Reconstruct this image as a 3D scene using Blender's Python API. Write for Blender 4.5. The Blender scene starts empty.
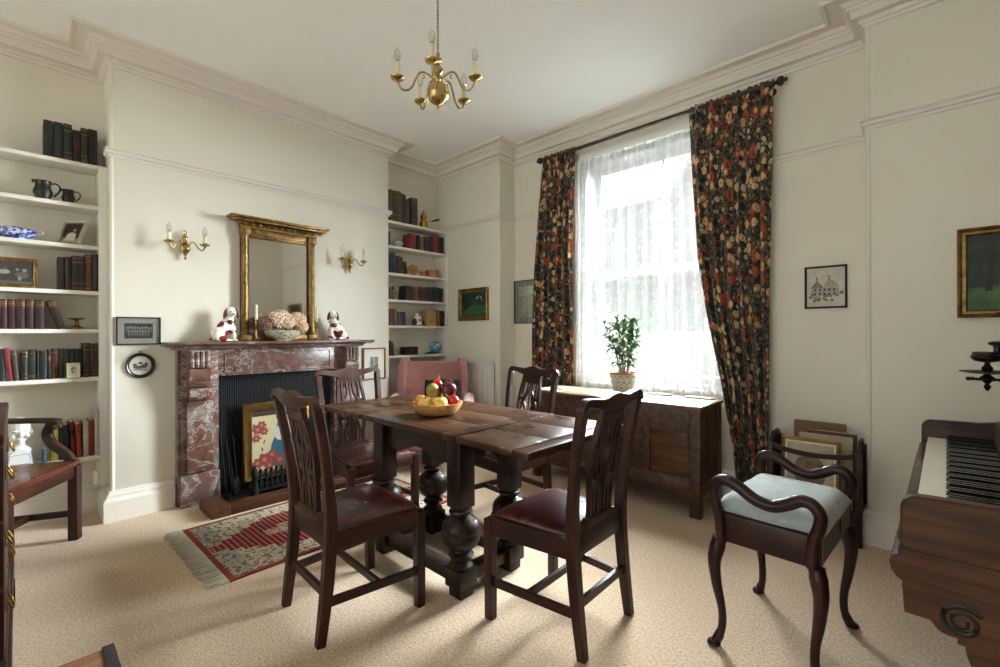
import bpy, bmesh, math, random
from mathutils import Vector, Matrix, Euler
PI = math.pi
sc = bpy.context.scene
COL = sc.collection
random.seed(7)

# ------------------------------------------------------------------ helpers
def lin(c):
    if isinstance(c, str):
        c = tuple(int(c[i:i + 2], 16) / 255 for i in (0, 2, 4))
    return tuple(x / 12.92 if x <= .04045 else ((x + .055) / 1.055) ** 2.4 for x in c) + (1.0,)

class MB:
    """collects shapes into one mesh"""
    def __init__(s):
        s.bm = bmesh.new(); s.mi = 0; s.uv = None
    def _fin(s, fs):
        for f in fs: f.material_index = s.mi
    def box(s, c, d, rot=None, bev=0, seg=2):
        m = Matrix.Translation(c)
        if rot is not None: m = m @ (rot.to_4x4() if isinstance(rot, Matrix) else Euler(rot).to_matrix().to_4x4())
        m = m @ Matrix.Diagonal((d[0], d[1], d[2], 1))
        r = bmesh.ops.create_cube(s.bm, size=1, matrix=m)
        fs = {f for v in r['verts'] for f in v.link_faces}
        if bev:
            es = {e for v in r['verts'] for e in v.link_edges}
            q = bmesh.ops.bevel(s.bm, geom=list(es), offset=bev, segments=seg, profile=.5, affect='EDGES')
            fs = {f for f in fs if f.is_valid} | set(q['faces'])
        s._fin(fs); return s
    def b2(s, x0, x1, y0, y1, z0, z1, bev=0):
        return s.box(((x0 + x1) / 2, (y0 + y1) / 2, (z0 + z1) / 2), (abs(x1 - x0), abs(y1 - y0), abs(z1 - z0)), bev=bev)
    def rings(s, rings, cap=True, closed=False):
        vs = [[s.bm.verts.new(p) for p in r] for r in rings]
        n = len(vs[0]); k = len(vs); fs = []
        for i in range(k if closed else k - 1):
            a, b = vs[i], vs[(i + 1) % k]
            for j in range(n):
                try: fs.append(s.bm.faces.new((a[j], a[(j + 1) % n], b[(j + 1) % n], b[j])))
                except ValueError: pass
        if cap and not closed:
            for r in (vs[0], vs[-1]):
                try: fs.append(s.bm.faces.new(r))
                except ValueError: pass
        s._fin(fs); return s
    def lathe(s, prof, o=(0, 0, 0), rot=None, seg=24, sx=1, sy=1):
        m = Matrix.Translation(o)
        if rot is not None: m = m @ (rot.to_4x4() if isinstance(rot, Matrix) else Euler(rot).to_matrix().to_4x4())
        R = [[m @ Vector((max(r, 1e-4) * math.cos(2 * PI * j / seg) * sx, max(r, 1e-4) * math.sin(2 * PI * j / seg) * sy, z)) for j in range(seg)] for r, z in prof]
        return s.rings(R)
    def tube(s, pts, r, seg=10, closed=False, flat=1.0, up=(0, 0, 1)):
        pts = [Vector(p) for p in pts]; k = len(pts); R = []
        rr = r if isinstance(r, (list, tuple)) else [r] * k
        a = None
        for i, p in enumerate(pts):
            if closed: t = pts[(i + 1) % k] - pts[i - 1]
            else: t = pts[min(i + 1, k - 1)] - pts[max(i - 1, 0)]
            t.normalize()
            if a is None:
                u = Vector(up)
                if abs(t.dot(u)) > .95: u = Vector((1, 0, 0)) if abs(t.x) < .9 else Vector((0, 1, 0))
                a = t.cross(u).normalized()
            else: a = (a - t * a.dot(t)).normalized()
            b = a.cross(t).normalized()
            R.append([p + rr[i] * (math.cos(2 * PI * j / seg) * a + flat * math.sin(2 * PI * j / seg) * b) for j in range(seg)])
        return s.rings(R, closed=closed)
    def strip(s, pts, w, h, side):
        """rectangular section swept along pts; w along 'side', h across"""
        pts = [Vector(p) for p in pts]; k = len(pts); R = []
        ww = w if isinstance(w, (list, tuple)) else [w] * k
        hh = h if isinstance(h, (list, tuple)) else [h] * k
        for i, p in enumerate(pts):
            t = (pts[min(i + 1, k - 1)] - pts[max(i - 1, 0)]).normalized()
            a = Vector(side); a = (a - a.dot(t) * t).normalized(); b = t.cross(a).normalized()
            R.append([p + a * ww[i] / 2 * x + b * hh[i] / 2 * y for x, y in ((1, 1), (-1, 1), (-1, -1), (1, -1))])
        return s.rings(R)
    def prism(s, pts, depth, m=None, z0=None):
        """outline in local xy, extruded along local z (centred unless z0)"""
        m = m or Matrix.Identity(4); a = -depth / 2 if z0 is None else z0
        return s.rings([[m @ Vector((x, y, a)) for x, y in pts], [m @ Vector((x, y, a + depth)) for x, y in pts]])
    def ell(s, c, r, rot=None, seg=16, rg=10):
        if not isinstance(r, (list, tuple)): r = (r, r, r)
        m = Matrix.Translation(c)
        if rot is not None: m = m @ Euler(rot).to_matrix().to_4x4()
        m = m @ Matrix.Diagonal((r[0], r[1], r[2], 1))
        q = bmesh.ops.create_uvsphere(s.bm, u_segments=seg, v_segments=rg, radius=1, matrix=m)
        s._fin({f for v in q['verts'] for f in v.link_faces}); return s
    def quad(s, *p):
        f = s.bm.faces.new([s.bm.verts.new(q) for q in p]); s._fin([f]); return s
    def poly(s, pts, m):
        f = s.bm.faces.new([s.bm.verts.new(m @ Vector((x, y, 0))) for x, y in pts]); s._fin([f]); return s
    def grid(s, fn, nu, nv, uvf=None):
        vs = [[s.bm.verts.new(fn(i / nu, j / nv)) for j in range(nv + 1)] for i in range(nu + 1)]
        fs = []
        L = s.bm.loops.layers.uv.verify() if uvf else None
        for i in range(nu):
            for j in range(nv):
                f = s.bm.faces.new((vs[i][j], vs[i + 1][j], vs[i + 1][j + 1], vs[i][j + 1])); fs.append(f)
                if L:
                    for l, (a, b) in zip(f.loops, ((i, j), (i + 1, j), (i + 1, j + 1), (i, j + 1))):
                        l[L].uv = uvf(a / nu, b / nv)
        s._fin(fs); return s
    def build(s, name, mats, parent=None, smooth=35, recalc=True, mods=()):
        if recalc: bmesh.ops.recalc_face_normals(s.bm, faces=s.bm.faces[:])
        me = bpy.data.meshes.new(name); s.bm.to_mesh(me); s.bm.free()
        for m in (mats if isinstance(mats, (list, tuple)) else [mats]): me.materials.append(m)
        if smooth:
            for p in me.polygons: p.use_smooth = True
            if smooth < 170: me.set_sharp_from_angle(angle=math.radians(smooth))
        o = bpy.data.objects.new(name, me); COL.objects.link(o)
        if parent is not None: o.parent = parent
        for k, kw in mods:
            md = o.modifiers.new(k.lower(), k)
            for a, b in kw.items(): setattr(md, a, b)
        return o

def tag(o, label=None, cat=None, group=None, kind=None):
    if label: o['label'] = label
    if cat: o['category'] = cat
    if group: o['group'] = group
    if kind: o['kind'] = kind
    return o
def thing(name, label, cat, loc=(0, 0, 0), rz=0, group=None, rot=None):
    o = bpy.data.objects.new(name, None); COL.objects.link(o); o.empty_display_size = .1
    o.location = loc; o.rotation_euler = rot if rot else (0, 0, rz)
    return tag(o, label, cat, group)
def copy_tree(o, parent=None):
    c = o.copy(); COL.objects.link(c)
    if parent is not None: c.parent = parent
    for ch in list(o.children): copy_tree(ch, c)
    return c
def frame_m(origin, xa, ya):
    x = Vector(xa).normalized(); y = Vector(ya).normalized(); z = x.cross(y)
    return Matrix.Translation(origin) @ Matrix((x, y, z)).transposed().to_4x4()
def bez(p, n=12):
    """Catmull-Rom through points"""
    p = [Vector(q) for q in p]; p = [p[0] * 2 - p[1]] + p + [p[-1] * 2 - p[-2]]; out = []
    for i in range(1, len(p) - 2):
        for k in range(n):
            t = k / n; a, b, c, d = p[i - 1:i + 3]
            out.append(.5 * ((2 * b) + (c - a) * t + (2 * a - 5 * b + 4 * c - d) * t * t + (3 * b - a - 3 * c + d) * t ** 3))
    out.append(p[-2]); return out
def bez2(p, n=8): return [(q.x, q.y) for q in bez([(a, b, 0) for a, b in p], n)]
ORD = ['first', 'second', 'third', 'fourth', 'fifth', 'sixth', 'seventh', 'eighth', 'ninth', 'tenth', 'eleventh', 'twelfth', 'thirteenth', 'fourteenth', 'fifteenth', 'sixteenth']

# ------------------------------------------------------------------ materials
class NT:
    def __init__(s, name):
        s.m = bpy.data.materials.new(name); s.m.use_nodes = True; s.t = s.m.node_tree
        s.b = s.t.nodes['Principled BSDF']; s.out = s.t.nodes['Material Output']
    def n(s, typ, **kw):
        o = s.t.nodes.new('ShaderNode' + typ)
        for k, v in kw.items():
            if k.startswith('i_'):
                key = k[2:]; key = int(key) if key.isdigit() else key.replace('_', ' ')
                s.set(o, key, v)
            else: setattr(o, k, v)
        return o
    def set(s, node, key, v):
        if isinstance(v, bpy.types.NodeSocket): s.t.links.new(v, node.inputs[key])
        elif isinstance(v, bpy.types.Node): s.t.links.new(v.outputs[0], node.inputs[key])
        else: node.inputs[key].default_value = v
    def coord(s, kind='Object', scale=(1, 1, 1), rot=(0, 0, 0), loc=(0, 0, 0)):
        c = s.n('TexCoord'); mp = s.n('Mapping'); s.t.links.new(c.outputs[kind], mp.inputs[0])
        mp.inputs['Scale'].default_value = scale; mp.inputs['Rotation'].default_value = rot; mp.inputs['Location'].default_value = loc
        return mp.outputs[0]
    def noise(s, vec, scale=5, detail=4, rough=.55, dist=0):
        o = s.n('TexNoise'); s.set(o, 'Vector', vec); o.inputs['Scale'].default_value = scale
        o.inputs['Detail'].default_value = detail; o.inputs['Roughness'].default_value = rough; o.inputs['Distortion'].default_value = dist
        return o
    def vor(s, vec, scale=5, feature='F1', rnd=1):
        o = s.n('TexVoronoi', feature=feature); s.set(o, 'Vector', vec); o.inputs['Scale'].default_value = scale; o.inputs['Randomness'].default_value = rnd
        return o
    def ramp(s, fac, stops, interp='LINEAR'):
        o = s.n('ValToRGB'); s.set(o, 0, fac); e = o.color_ramp.elements; o.color_ramp.interpolation = interp
        while len(e) < len(stops): e.new(.5)
        for i, (p, c) in enumerate(stops):
            e[i].position = p; e[i].color = lin(c) if isinstance(c, str) else (c, c, c, 1) if isinstance(c, (int, float)) else c
        return o.outputs[0]
    def math(s, op, a, b=0.0, c=0.0):
        o = s.n('Math', operation=op); s.set(o, 0, a); s.set(o, 1, b); s.set(o, 2, c); return o.outputs[0]
    def mix(s, f, a, b, mode='MIX'):
        o = s.n('Mix', data_type='RGBA', blend_type=mode); s.set(o, 0, f)
        s.set(o, 6, lin(a) if isinstance(a, str) else a); s.set(o, 7, lin(b) if isinstance(b, str) else b); return o.outputs[2]
    def sep(s, v):
        o = s.n('SeparateXYZ'); s.set(o, 0, v); return o.outputs
    def bump(s, h, strength=.2, dist=.01):
        o = s.n('Bump'); s.set(o, 'Height', h); o.inputs['Strength'].default_value = strength; o.inputs['Distance'].default_value = dist
        s.t.links.new(o.outputs[0], s.b.inputs['Normal'])
    def p(s, **kw):
        for k, v in kw.items():
            k = k.replace('_', ' ')
            s.set(s.b, k, lin(v) if isinstance(v, str) else v)
        return s

_cache = {}
def plain(name, c, rough=.5, metal=0, var=.06, sc_=12, bump=0, **kw):
    key = (name, c, rough, metal)
    if key in _cache: return _cache[key]
    t = NT(name); v = t.coord(); n = t.noise(v, sc_, 3)
    col = lin(c); d = tuple(x * (1 - var) for x in col[:3]) + (1,); l = tuple(min(1, x * (1 + var)) for x in col[:3]) + (1,)
    t.p(Base_Color=t.ramp(n.outputs[0], [(.3, d), (.7, l)]), Roughness=rough, Metallic=metal)
    for k, x in kw.items(): t.p(**{k: x})
    if bump: t.bump(n.outputs[0], bump, .004)
    _cache[key] = t.m; return t.m

def wood(name, dark, mid, light, rough=.32, axis='z', scale=1.0, coat=.15):
    key = (name, axis)
    if key in _cache: return _cache[key]
    t = NT(name + '_' + axis); a = .7 * scale; b = 9 * scale
    s_ = {'x': (a, b, b), 'y': (b, a, b), 'z': (b, b, a)}[axis]
    v = t.coord('Object', s_)
    n = t.noise(v, 3.2, 7, .62, .5); n2 = t.noise(t.coord('Object', (3, 3, 3)), 1.4, 3)
    f = t.math('ADD', t.math('MULTIPLY', n.outputs[0], .75), t.math('MULTIPLY', n2.outputs[0], .3))
    col = t.ramp(f, [(.36, dark), (.52, mid), (.68, light)])
    t.p(Base_Color=col, Roughness=t.ramp(n2.outputs[0], [(.3, rough * .75), (.7, rough * 1.3)]), Coat_Weight=coat, Coat_Roughness=.25, Specular_IOR_Level=.3)
    t.bump(n.outputs[0], .08, .004)
    _cache[key] = t.m; return t.m
def mahog(ax='z'): return wood('mahogany', '140705', '28100b', '401d15', .36, ax, coat=.05)
def redmahog(ax='z'): return wood('red_mahogany', '170905', '2d140b', '472413', .38, ax, coat=.03)
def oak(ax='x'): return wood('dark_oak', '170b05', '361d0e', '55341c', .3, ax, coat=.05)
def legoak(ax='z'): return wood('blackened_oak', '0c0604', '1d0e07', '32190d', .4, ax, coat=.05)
def chestoak(ax='z'): return wood('carved_oak', '21130a', '472d19', '6a4628', .45, ax, coat=.03)
def walnut(ax='y'): return wood('walnut', '1f1009', '3c2213', '57351e', .34, ax, 1.2, .08)

WALLP = None
def mk_wall():
    t = NT('wall_paint'); v = t.coord(); n = t.noise(v, 1.3, 4); n2 = t.noise(v, 60, 2)
    t.p(Base_Color=t.ramp(n.outputs[0], [(.3, 'dcd7c9'), (.7, 'e2ded1')]), Roughness=.65); t.bump(n2.outputs[0], .04, .003); return t.m
WALLP = mk_wall()
CEILP = plain('ceiling_paint', 'f2f4f1', .8, var=.02, sc_=2)
TRIMP = plain('trim_paint', 'e0d9d0', .45, var=.02, sc_=3)
SHELFP = plain('shelf_paint', 'e2dfd6', .45, var=.02, sc_=3)
WHITEP = plain('white_paint', 'ecebe7', .4, var=.02, sc_=3)
BRASS = plain('brass', 'b39c66', .24, 1, var=.15, sc_=20)
OLDBRASS = plain('aged_brass', '86683a', .35, 1, var=.2, sc_=20)
IRON = plain('black_iron', '0e0f11', .7, 0, var=.2, Specular_IOR_Level=.2)
BLACKP = plain('black_lacquer', '141312', .3)
CREAMW = plain('candle_cream', 'd8cdae', .5, var=.03)
PAPER = plain('paper_edges', 'cfc4a6', .8, var=.12, sc_=60)
MOUNT = plain('mount_card', 'e9e6dc', .8, var=.02)
GOLDLEAF = plain('gold_tooling', 'a07d3e', .4, .8)
def mk_gilt():
    t = NT('worn_gilt'); n = t.noise(t.coord(), 22, 6, .7)
    t.p(Base_Color=t.ramp(n.outputs[0], [(.3, '46351d'), (.5, '836638'), (.75, 'a98a52')]), Metallic=.65, Roughness=.42); t.bump(n.outputs[0], .15, .004); return t.m
GILT = mk_gilt()
def mk_glass(name, rough=.0, tint=(1, 1, 1, 1), gl=.1):
    """thin clear glass: what is behind it shows, plus a reflection"""
    t = NT(name); t.t.nodes.remove(t.b)
    tr = t.n('BsdfTransparent'); tr.inputs[0].default_value = tint
    gs = t.n('BsdfGlossy'); gs.inputs['Roughness'].default_value = rough
    lw = t.n('LayerWeight'); lw.inputs[0].default_value = .35
    mx = t.n('MixShader'); t.set(mx, 0, t.math('MULTIPLY_ADD', lw.outputs['Fresnel'], .6, gl * .3)); t.set(mx, 1, tr); t.set(mx, 2, gs)
    t.t.links.new(mx.outputs[0], t.out.inputs[0]); return t.m
PANE = mk_glass('window_glass'); BULBG = mk_glass('bulb_glass', .02, (.97, .97, .95, 1), .25); PICG = mk_glass('picture_glass', .02)
def mk_carpet():
    t = NT('beige_carpet'); v = t.coord(); n = t.noise(v, 95, 3, .8); n2 = t.noise(v, 1.1, 4); n3 = t.noise(v, 300, 2, .8)
    f = t.math('ADD', t.math('MULTIPLY', n.outputs[0], .6), t.math('MULTIPLY', n3.outputs[0], .4))
    c = t.ramp(f, [(.36, '967c62'), (.5, 'cdb398'), (.64, 'ecdcc7')])
    c = t.mix(t.ramp(n2.outputs[0], [(.4, 0.0), (.7, .3)]), c, 'c4a27c')
    t.p(Base_Color=c, Roughness=.95, Specular_IOR_Level=.1, Sheen_Weight=.2); t.bump(f, .6, .008); return t.m
CARPET = mk_carpet()
def mk_marble():
    t = NT('rouge_marble'); v = t.coord(); n = t.noise(v, 5.5, 9, .68, 1.2); n2 = t.noise(t.coord('Object', (1, 1, 1.6), (.4, .7, .2)), 2.3, 9, .66, 1.2); n3 = t.noise(v, 26, 5, .7)
    c = t.ramp(n.outputs[0], [(.28, '3a2822'), (.4, '523a32'), (.47, '6b463a'), (.53, '5f4d47'), (.6, '7f7069'), (.7, 'a0958f')])
    vein = t.ramp(t.math('ABSOLUTE', t.math('SUBTRACT', n2.outputs[0], .5)), [(.0, .6), (.006, .25), (.016, 0.0)])
    c = t.mix(vein, c, 'd9d2cc'); c = t.mix(t.ramp(n3.outputs[0], [(.55, 0.0), (.72, .4)]), c, '8a7c77')
    t.p(Base_Color=c, Roughness=.28, Coat_Weight=.2); return t.m
MARBLE = mk_marble()
def mk_leather():
    t = NT('oxblood_leather'); v = t.coord(); n = t.noise(v, 9, 6, .7); n2 = t.noise(v, 120, 2); z = t.sep(v)
    edge = t.math('MAXIMUM', t.math('MULTIPLY', t.math('ABSOLUTE', z[0]), 4.5), t.math('MULTIPLY', z[1], 4.6))
    wear = t.math('MULTIPLY', t.ramp(t.noise(v, 16, 6, .75).outputs[0], [(.45, .0), (.62, .9)]), t.ramp(edge, [(.72, 0.0), (.97, 1.0)]))
    c = t.mix(wear, t.ramp(n2.outputs[0], [(.3, '300f10'), (.7, '471817')]), '6f4a30')
    t.p(Base_Color=c, Roughness=t.ramp(n.outputs[0], [(.3, .26), (.7, .36)]), Coat_Weight=.15); t.bump(n.outputs[0], .25, .006); return t.m
LEATHER = mk_leather()
def mk_velvet(name, c1, c2, rough=.85, bump=.3, sc_=30):
    t = NT(name); v = t.coord(); n = t.noise(v, sc_, 4); n2 = t.noise(v, 3, 3)
    t.p(Base_Color=t.ramp(t.math('ADD', t.math('MULTIPLY', n.outputs[0], .5), t.math('MULTIPLY', n2.outputs[0], .5)), [(.35, c1), (.65, c2)]), Roughness=rough, Sheen_Weight=.5, Specular_IOR_Level=.2)
    t.bump(n2.outputs[0], bump, .01); return t.m
PINK = mk_velvet('dusty_pink_velvet', '96625e', 'b47f79'); TEAL = mk_velvet('teal_seat_fabric', '9ba5a5', 'b9c1c1')

def mk_curtain():
    """dark navy cloth printed with tulips, roses and scrolling leaves; uv is metres along the cloth"""
    t = NT('floral_curtain_cloth'); uv = t.coord('UV')
    w = t.n('TexNoise'); t.set(w, 'Vector', uv); w.inputs['Scale'].default_value = 9
    wv = t.n('VectorMath', operation='MULTIPLY_ADD'); t.set(wv, 0, w.outputs['Color']); wv.inputs[1].default_value = (.05, .05, 0); t.set(wv, 2, uv)
    d = wv.outputs[0]; fine = t.noise(d, 75, 3).outputs[0]
    c = t.ramp(t.noise(d, 30, 3).outputs[0], [(.4, '1f2226'), (.6, '303334')])
    st = t.vor(d, 13, 'DISTANCE_TO_EDGE'); c = t.mix(t.math('LESS_THAN', st.outputs['Distance'], .05), c, '5e4c38')
    lf = t.vor(d, 29); fs = t.sep(lf.outputs['Color'])
    lm = t.math('MULTIPLY', t.math('LESS_THAN', t.math('ADD', lf.outputs['Distance'], t.math('MULTIPLY', fine, .3)), .6), t.math('GREATER_THAN', fs[0], .12))
    c = t.mix(lm, c, t.ramp(fs[1], [(.0, '4c4a38'), (.3, '7d6747'), (.52, '35464a'), (.66, 'a08a64'), (.8, '59503c'), (.9, '8a3a28')], 'CONSTANT'))
    def blooms(c, sc_, loc, rnd, keep, rad, stops, mapsc=(1, 1, 1)):
        mp = t.n('Mapping'); t.set(mp, 0, d); mp.inputs['Location'].default_value = loc; mp.inputs['Scale'].default_value = mapsc
        vo = t.vor(mp.outputs[0], sc_, rnd=rnd); s_ = t.sep(vo.outputs['Color'])
        rd = t.math('ADD', vo.outputs['Distance'], t.math('MULTIPLY', fine, .22))
        m = t.math('MULTIPLY', t.math('LESS_THAN', rd, rad), t.math('GREATER_THAN', s_[0], keep))
        return t.mix(m, c, t.ramp(rd, stops, 'CONSTANT'))
    c = blooms(c, 8.0, (.31, .17, 0), .6, .3, .5, [(0, '5a1d16'), (.17, '87402f'), (.26, '632a1f'), (.31, '98523e'), (.43, '7b3a2a')], (1.25, .85, 1))
    c = blooms(c, 9.6, (.1, .43, 0), .8, .3, .44, [(0, '7c3a22'), (.16, 'c9a274'), (.24, '96603c'), (.28, 'cfae82'), (.37, 'a3805a')])
    c = blooms(c, 13, (.77, .05, 0), .85, .35, .42, [(0, '8a5a3a'), (.17, 'd2bf9a'), (.25, '8f7a5a'), (.3, 'bfa884')])
    t.p(Base_Color=c, Roughness=.9, Specular_IOR_Level=.15, Sheen_Weight=.1); return t.m
CURTAIN = mk_curtain()
def mk_lace():
    t = NT('white_lace_net'); t.t.nodes.remove(t.b); uv = t.coord('UV')
    y = t.sep(uv)[1]
    n = t.noise(uv, 5, 3); v = t.vor(uv, 16); v2 = t.vor(uv, 48, 'DISTANCE_TO_EDGE'); n2 = t.noise(uv, 34, 4, .6)
    fl = t.ramp(v.outputs['Distance'], [(.2, 1.0), (.34, .2), (.5, .65), (.62, 0.0)])
    dens = t.math('ADD', t.math('MULTIPLY', t.math('MULTIPLY', fl, t.ramp(n2.outputs[0], [(.42, 0.0), (.58, 1.0)])), .26), t.math('MULTIPLY', t.ramp(n.outputs[0], [(.35, 0.0), (.7, 1.0)]), .07))
    fold = t.noise(t.coord('UV', (26, .6, 1)), 1, 3, .6); dens = t.math('ADD', dens, t.math('MULTIPLY', t.ramp(fold.outputs[0], [(.42, 0.0), (.7, 1.0)]), .3))
    hem = t.math('LESS_THAN', y, .16)
    dens = t.math('ADD', t.math('ADD', dens, LACE_BASE), t.math('MULTIPLY', hem, .22))
    tr = t.n('BsdfTransparent'); tl = t.n('BsdfTranslucent'); tl.inputs[0].default_value = (.6, .65, .69, 1); df = t.n('BsdfDiffuse'); df.inputs[0].default_value = (.8, .81, .82, 1)
    m1 = t.n('MixShader'); m1.inputs[0].default_value = .9905; t.set(m1, 1, tl); t.set(m1, 2, df)
    m2 = t.n('MixShader'); t.set(m2, 0, dens); t.set(m2, 1, tr); t.t.links.new(m1.outputs[0], m2.inputs[2])
    t.t.links.new(m2.outputs[0], t.out.inputs[0]); return t.m
LACE_BASE = .52
LACE = mk_lace()
SKY = 3.1; SUNDIR = (.2, .55, .8); SUNPOW = 2.2; SUNAMP = 680.0; EXPOSURE = 0.15; CAMROLL = -.0036
# ------------------------------------------------------------------ the setting
H = 3.2
def struct(o): o['kind'] = 'structure'; return o
fl = MB(); fl.b2(-.7, 5.3, -4.3, 3.0, -.2, 0); struct(fl.build('floor', CARPET, smooth=0))
ce = MB(); ce.b2(-.7, 5.3, -4.3, 3.0, H, H + .2); struct(ce.build('ceiling', CEILP, smooth=0))
XA, XB = -.33, -.29                      # alcove backs, left and right of the chimney breast
BL, BR = -.62, 1.55; W1, W2 = 2.41, 2.65; P1, P2 = .75, 3.75
WX0, WX1, WZ0, WZ1 = 1.58, 2.98, .80, 2.88   # window opening
w = MB(); w.b2(-.7, XA, -4.0, BL, 0, H); w.b2(-.7, 0, BL, BR, 0, H, bev=.006); w.b2(-.7, XB, BR, W1, 0, H)
struct(w.build('wall_left', WALLP, smooth=30))
w = MB(); w.b2(-.7, P1, W1, 3.0, 0, H, bev=.006); w.b2(P2, 5.3, W1, 3.0, 0, H, bev=.006)
w.b2(P1, WX0, W2, 3.0, 0, H); w.b2(WX1, P2, W2, 3.0, 0, H); w.b2(WX0, WX1, W2, 3.0, 0, WZ0); w.b2(WX0, WX1, W2, 3.0, WZ1, H)
struct(w.build('wall_back', WALLP, smooth=30))
w = MB(); w.b2(5.0, 5.3, -4.0, W1, 0, H); struct(w.build('wall_right', WALLP, smooth=0))
FX0, FX1, FZ0, FZ1 = 1.2, 4.4, .4, 2.9            # opening for an added fill window, behind the camera
w = MB(); w.b2(-.7, FX0, -4.3, -4.0, 0, H); w.b2(FX1, 5.3, -4.3, -4.0, 0, H); w.b2(FX0, FX1, -4.3, -4.0, 0, FZ0); w.b2(FX0, FX1, -4.3, -4.0, FZ1, H)
struct(w.build('wall_front', WALLP, smooth=0))

def offset_path(path, d):
    """plan polyline with the room on its right, pushed d into the room"""
    n = len(path); out = []
    for i in range(n):
        ns = []
        for a, b in ((i - 1, i), (i, i + 1)):
            if 0 <= a and b < n:
                t = Vector(path[b]) - Vector(path[a]); t.normalize(); ns.append(Vector((t.y, -t.x)))
        if len(ns) == 1: o = ns[0]
        else: o = (ns[0] + ns[1]) / (1 + ns[0].dot(ns[1]))
        out.append(Vector(path[i]) + d * o)
    return out
def moulding(mb, path, prof):
    cols = [offset_path(path, d) for d, z in prof]
    mb.rings([[Vector((cols[k][i].x, cols[k][i].y, prof[k][1])) for k in range(len(prof))] for i in range(len(path))])
full = [(XA, -4.0), (XA, BL), (0, BL), (0, BR), (XB, BR), (XB, W1), (P1, W1), (P1, W2), (P2, W2), (P2, W1), (5.0, W1)]
cor = [(0, H - .142), (.016, H - .142), (.02, H - .126), (.034, H - .121), (.038, H - .11), (.03, H - .104), (.03, H - .095), (.07, H - .095), (.074, H - .052), (.085, H - .047), (.09, H - .034), (.104, H - .03), (.112, H - .013), (.118, H - .008), (.183, H - .008), (.185, H - .019), (.2, H - .019), (.206, H - .008), (.208, H), (0, H)]
m = MB(); moulding(m, full, cor); struct(m.build('trim_1', TRIMP, smooth=25))
RZ = 2.507
rail = [(0, RZ - .055), (.01, RZ - .055), (.012, RZ - .04), (.026, RZ - .034), (.03, RZ - .02), (.02, RZ - .012), (.03, RZ - .005), (.028, RZ), (0, RZ)]
m = MB()
moulding(m, [(-.08, BL), (0, BL), (0, BR), (-.06, BR)], rail)
moulding(m, [(XB, W1), (P1, W1), (P1, W2), (WX0 - .06, W2)], rail)
moulding(m, [(WX1 + .06, W2), (P2, W2), (P2, W1), (5.0, W1)], rail)
struct(m.build('trim_2', TRIMP, smooth=25))
m = MB()
for x, y in ((P2 + .006, W1 + .006), (P1 - .006, W1 + .006), (-.006, BL + .006)): m.tube([(x, y, .19), (x, y, H - .13)], .0125, 12)
struct(m.build('trim_3', WALLP, smooth=60))
def skirt(h=.2):
    return [(0, 0), (.045, 0), (.045, h - .065), (.036, h - .05), (.028, h - .045), (.026, h - .025), (.018, h - .02), (.014, h - .004), (.008, h), (0, h)]
m = MB(); moulding(m, [(XA, -4.0), (XA, BL)], skirt()); moulding(m, [(XA + .05, BL), (0, BL), (0, -.275)], skirt()); moulding(m, [(0, 1.18), (0, BR), (XB + .05, BR)], skirt()); moulding(m, [(XB, BR), (XB, W1)], skirt())
struct(m.build('baseboard_left', TRIMP, smooth=25))
m = MB(); moulding(m, [(XB, W1), (P1, W1), (P1, W2), (P2, W2), (P2, W1), (5.0, W1)], skirt()); struct(m.build('baseboard_back', TRIMP, smooth=25))

# the sash window in the back wall
win = thing('window_1', 'tall white sash window behind the lace net', 'window'); win['kind'] = 'structure'
m = MB(); yo = 2.80
m.b2(WX0, WX0 + .07, 2.66, 2.98, WZ0, WZ1); m.b2(WX1 - .07, WX1, 2.66, 2.98, WZ0, WZ1); m.b2(WX0 + .07, WX1 - .07, 2.662, 2.978, WZ1 - .05, WZ1 - .001); m.b2(WX0 + .07, WX1 - .07, 2.662, 2.978, WZ0 + .001, WZ0 + .03)
m.build('window_frame', plain('darkened_sash_paint', '5c5d5c', .5, var=.04, sc_=3), win, smooth=0)  # white paint darkened so the outside light does not bleach the frame
m = MB()
for x0, x1 in ((WX0 - .06, WX0 + .004), (WX1 - .004, WX1 + .06)): m.b2(x0, x1, W2 - .022, W2 + .01, WZ0 - .02, WZ1 + .06, bev=.006)
m.b2(WX0 - .061, WX1 + .061, W2 - .026, W2 + .009, WZ1 - .004, WZ1 + .061, bev=.006); m.build('architrave', WHITEP, win, smooth=30)
m = MB(); m.b2(WX0 - .07, WX1 + .07, W2 - .03, 2.97, WZ0 - .03, WZ0, bev=.008); m.build('window_sill', WHITEP, win, smooth=30)
xm = 2.31
SASHP = plain('darkened_sash_paint', '5c5d5c', .5, var=.04, sc_=3)  # white sash paint, darkened to offset the strong daylight
def sash(name, y, z0, z1):
    m = MB(); a, b = WX0 + .07, WX1 - .07
    m.b2(a, a + .05, y, y + .045, z0, z1); m.b2(b - .05, b, y, y + .045, z0, z1); m.b2(a + .05, b - .05, y + .001, y + .044, z1 - .045, z1 - .001); m.b2(a + .05, b - .05, y + .001, y + .044, z0 + .001, z0 + .06)
    m.b2(xm - .014, xm + .014, y + .002, y + .043, z0 + .06, z1 - .045)
    s = m.build(name, SASHP, win, smooth=0)
    for x0, x1 in ((a + .05, xm - .014), (xm + .014, b - .05)):
        g = MB(); g.b2(x0, x1, y + .02, y + .024, z0 + .06, z1 - .045); g.build('pane', PANE, s, smooth=0)
sash('upper_sash', 2.86, 1.79, WZ1 - .05); sash('lower_sash', 2.80, WZ0 + .03, 1.835)
win2 = thing('window_2', 'unseen window added behind the camera for fill light', 'window'); win2['kind'] = 'structure'  # added out of view to brighten the room from behind
m = MB()
for x in (FX0 + .04, (FX0 + FX1) / 2, FX1 - .04): m.b2(x - .04, x + .04, -4.2, -4.12, FZ0, FZ1)
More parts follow.
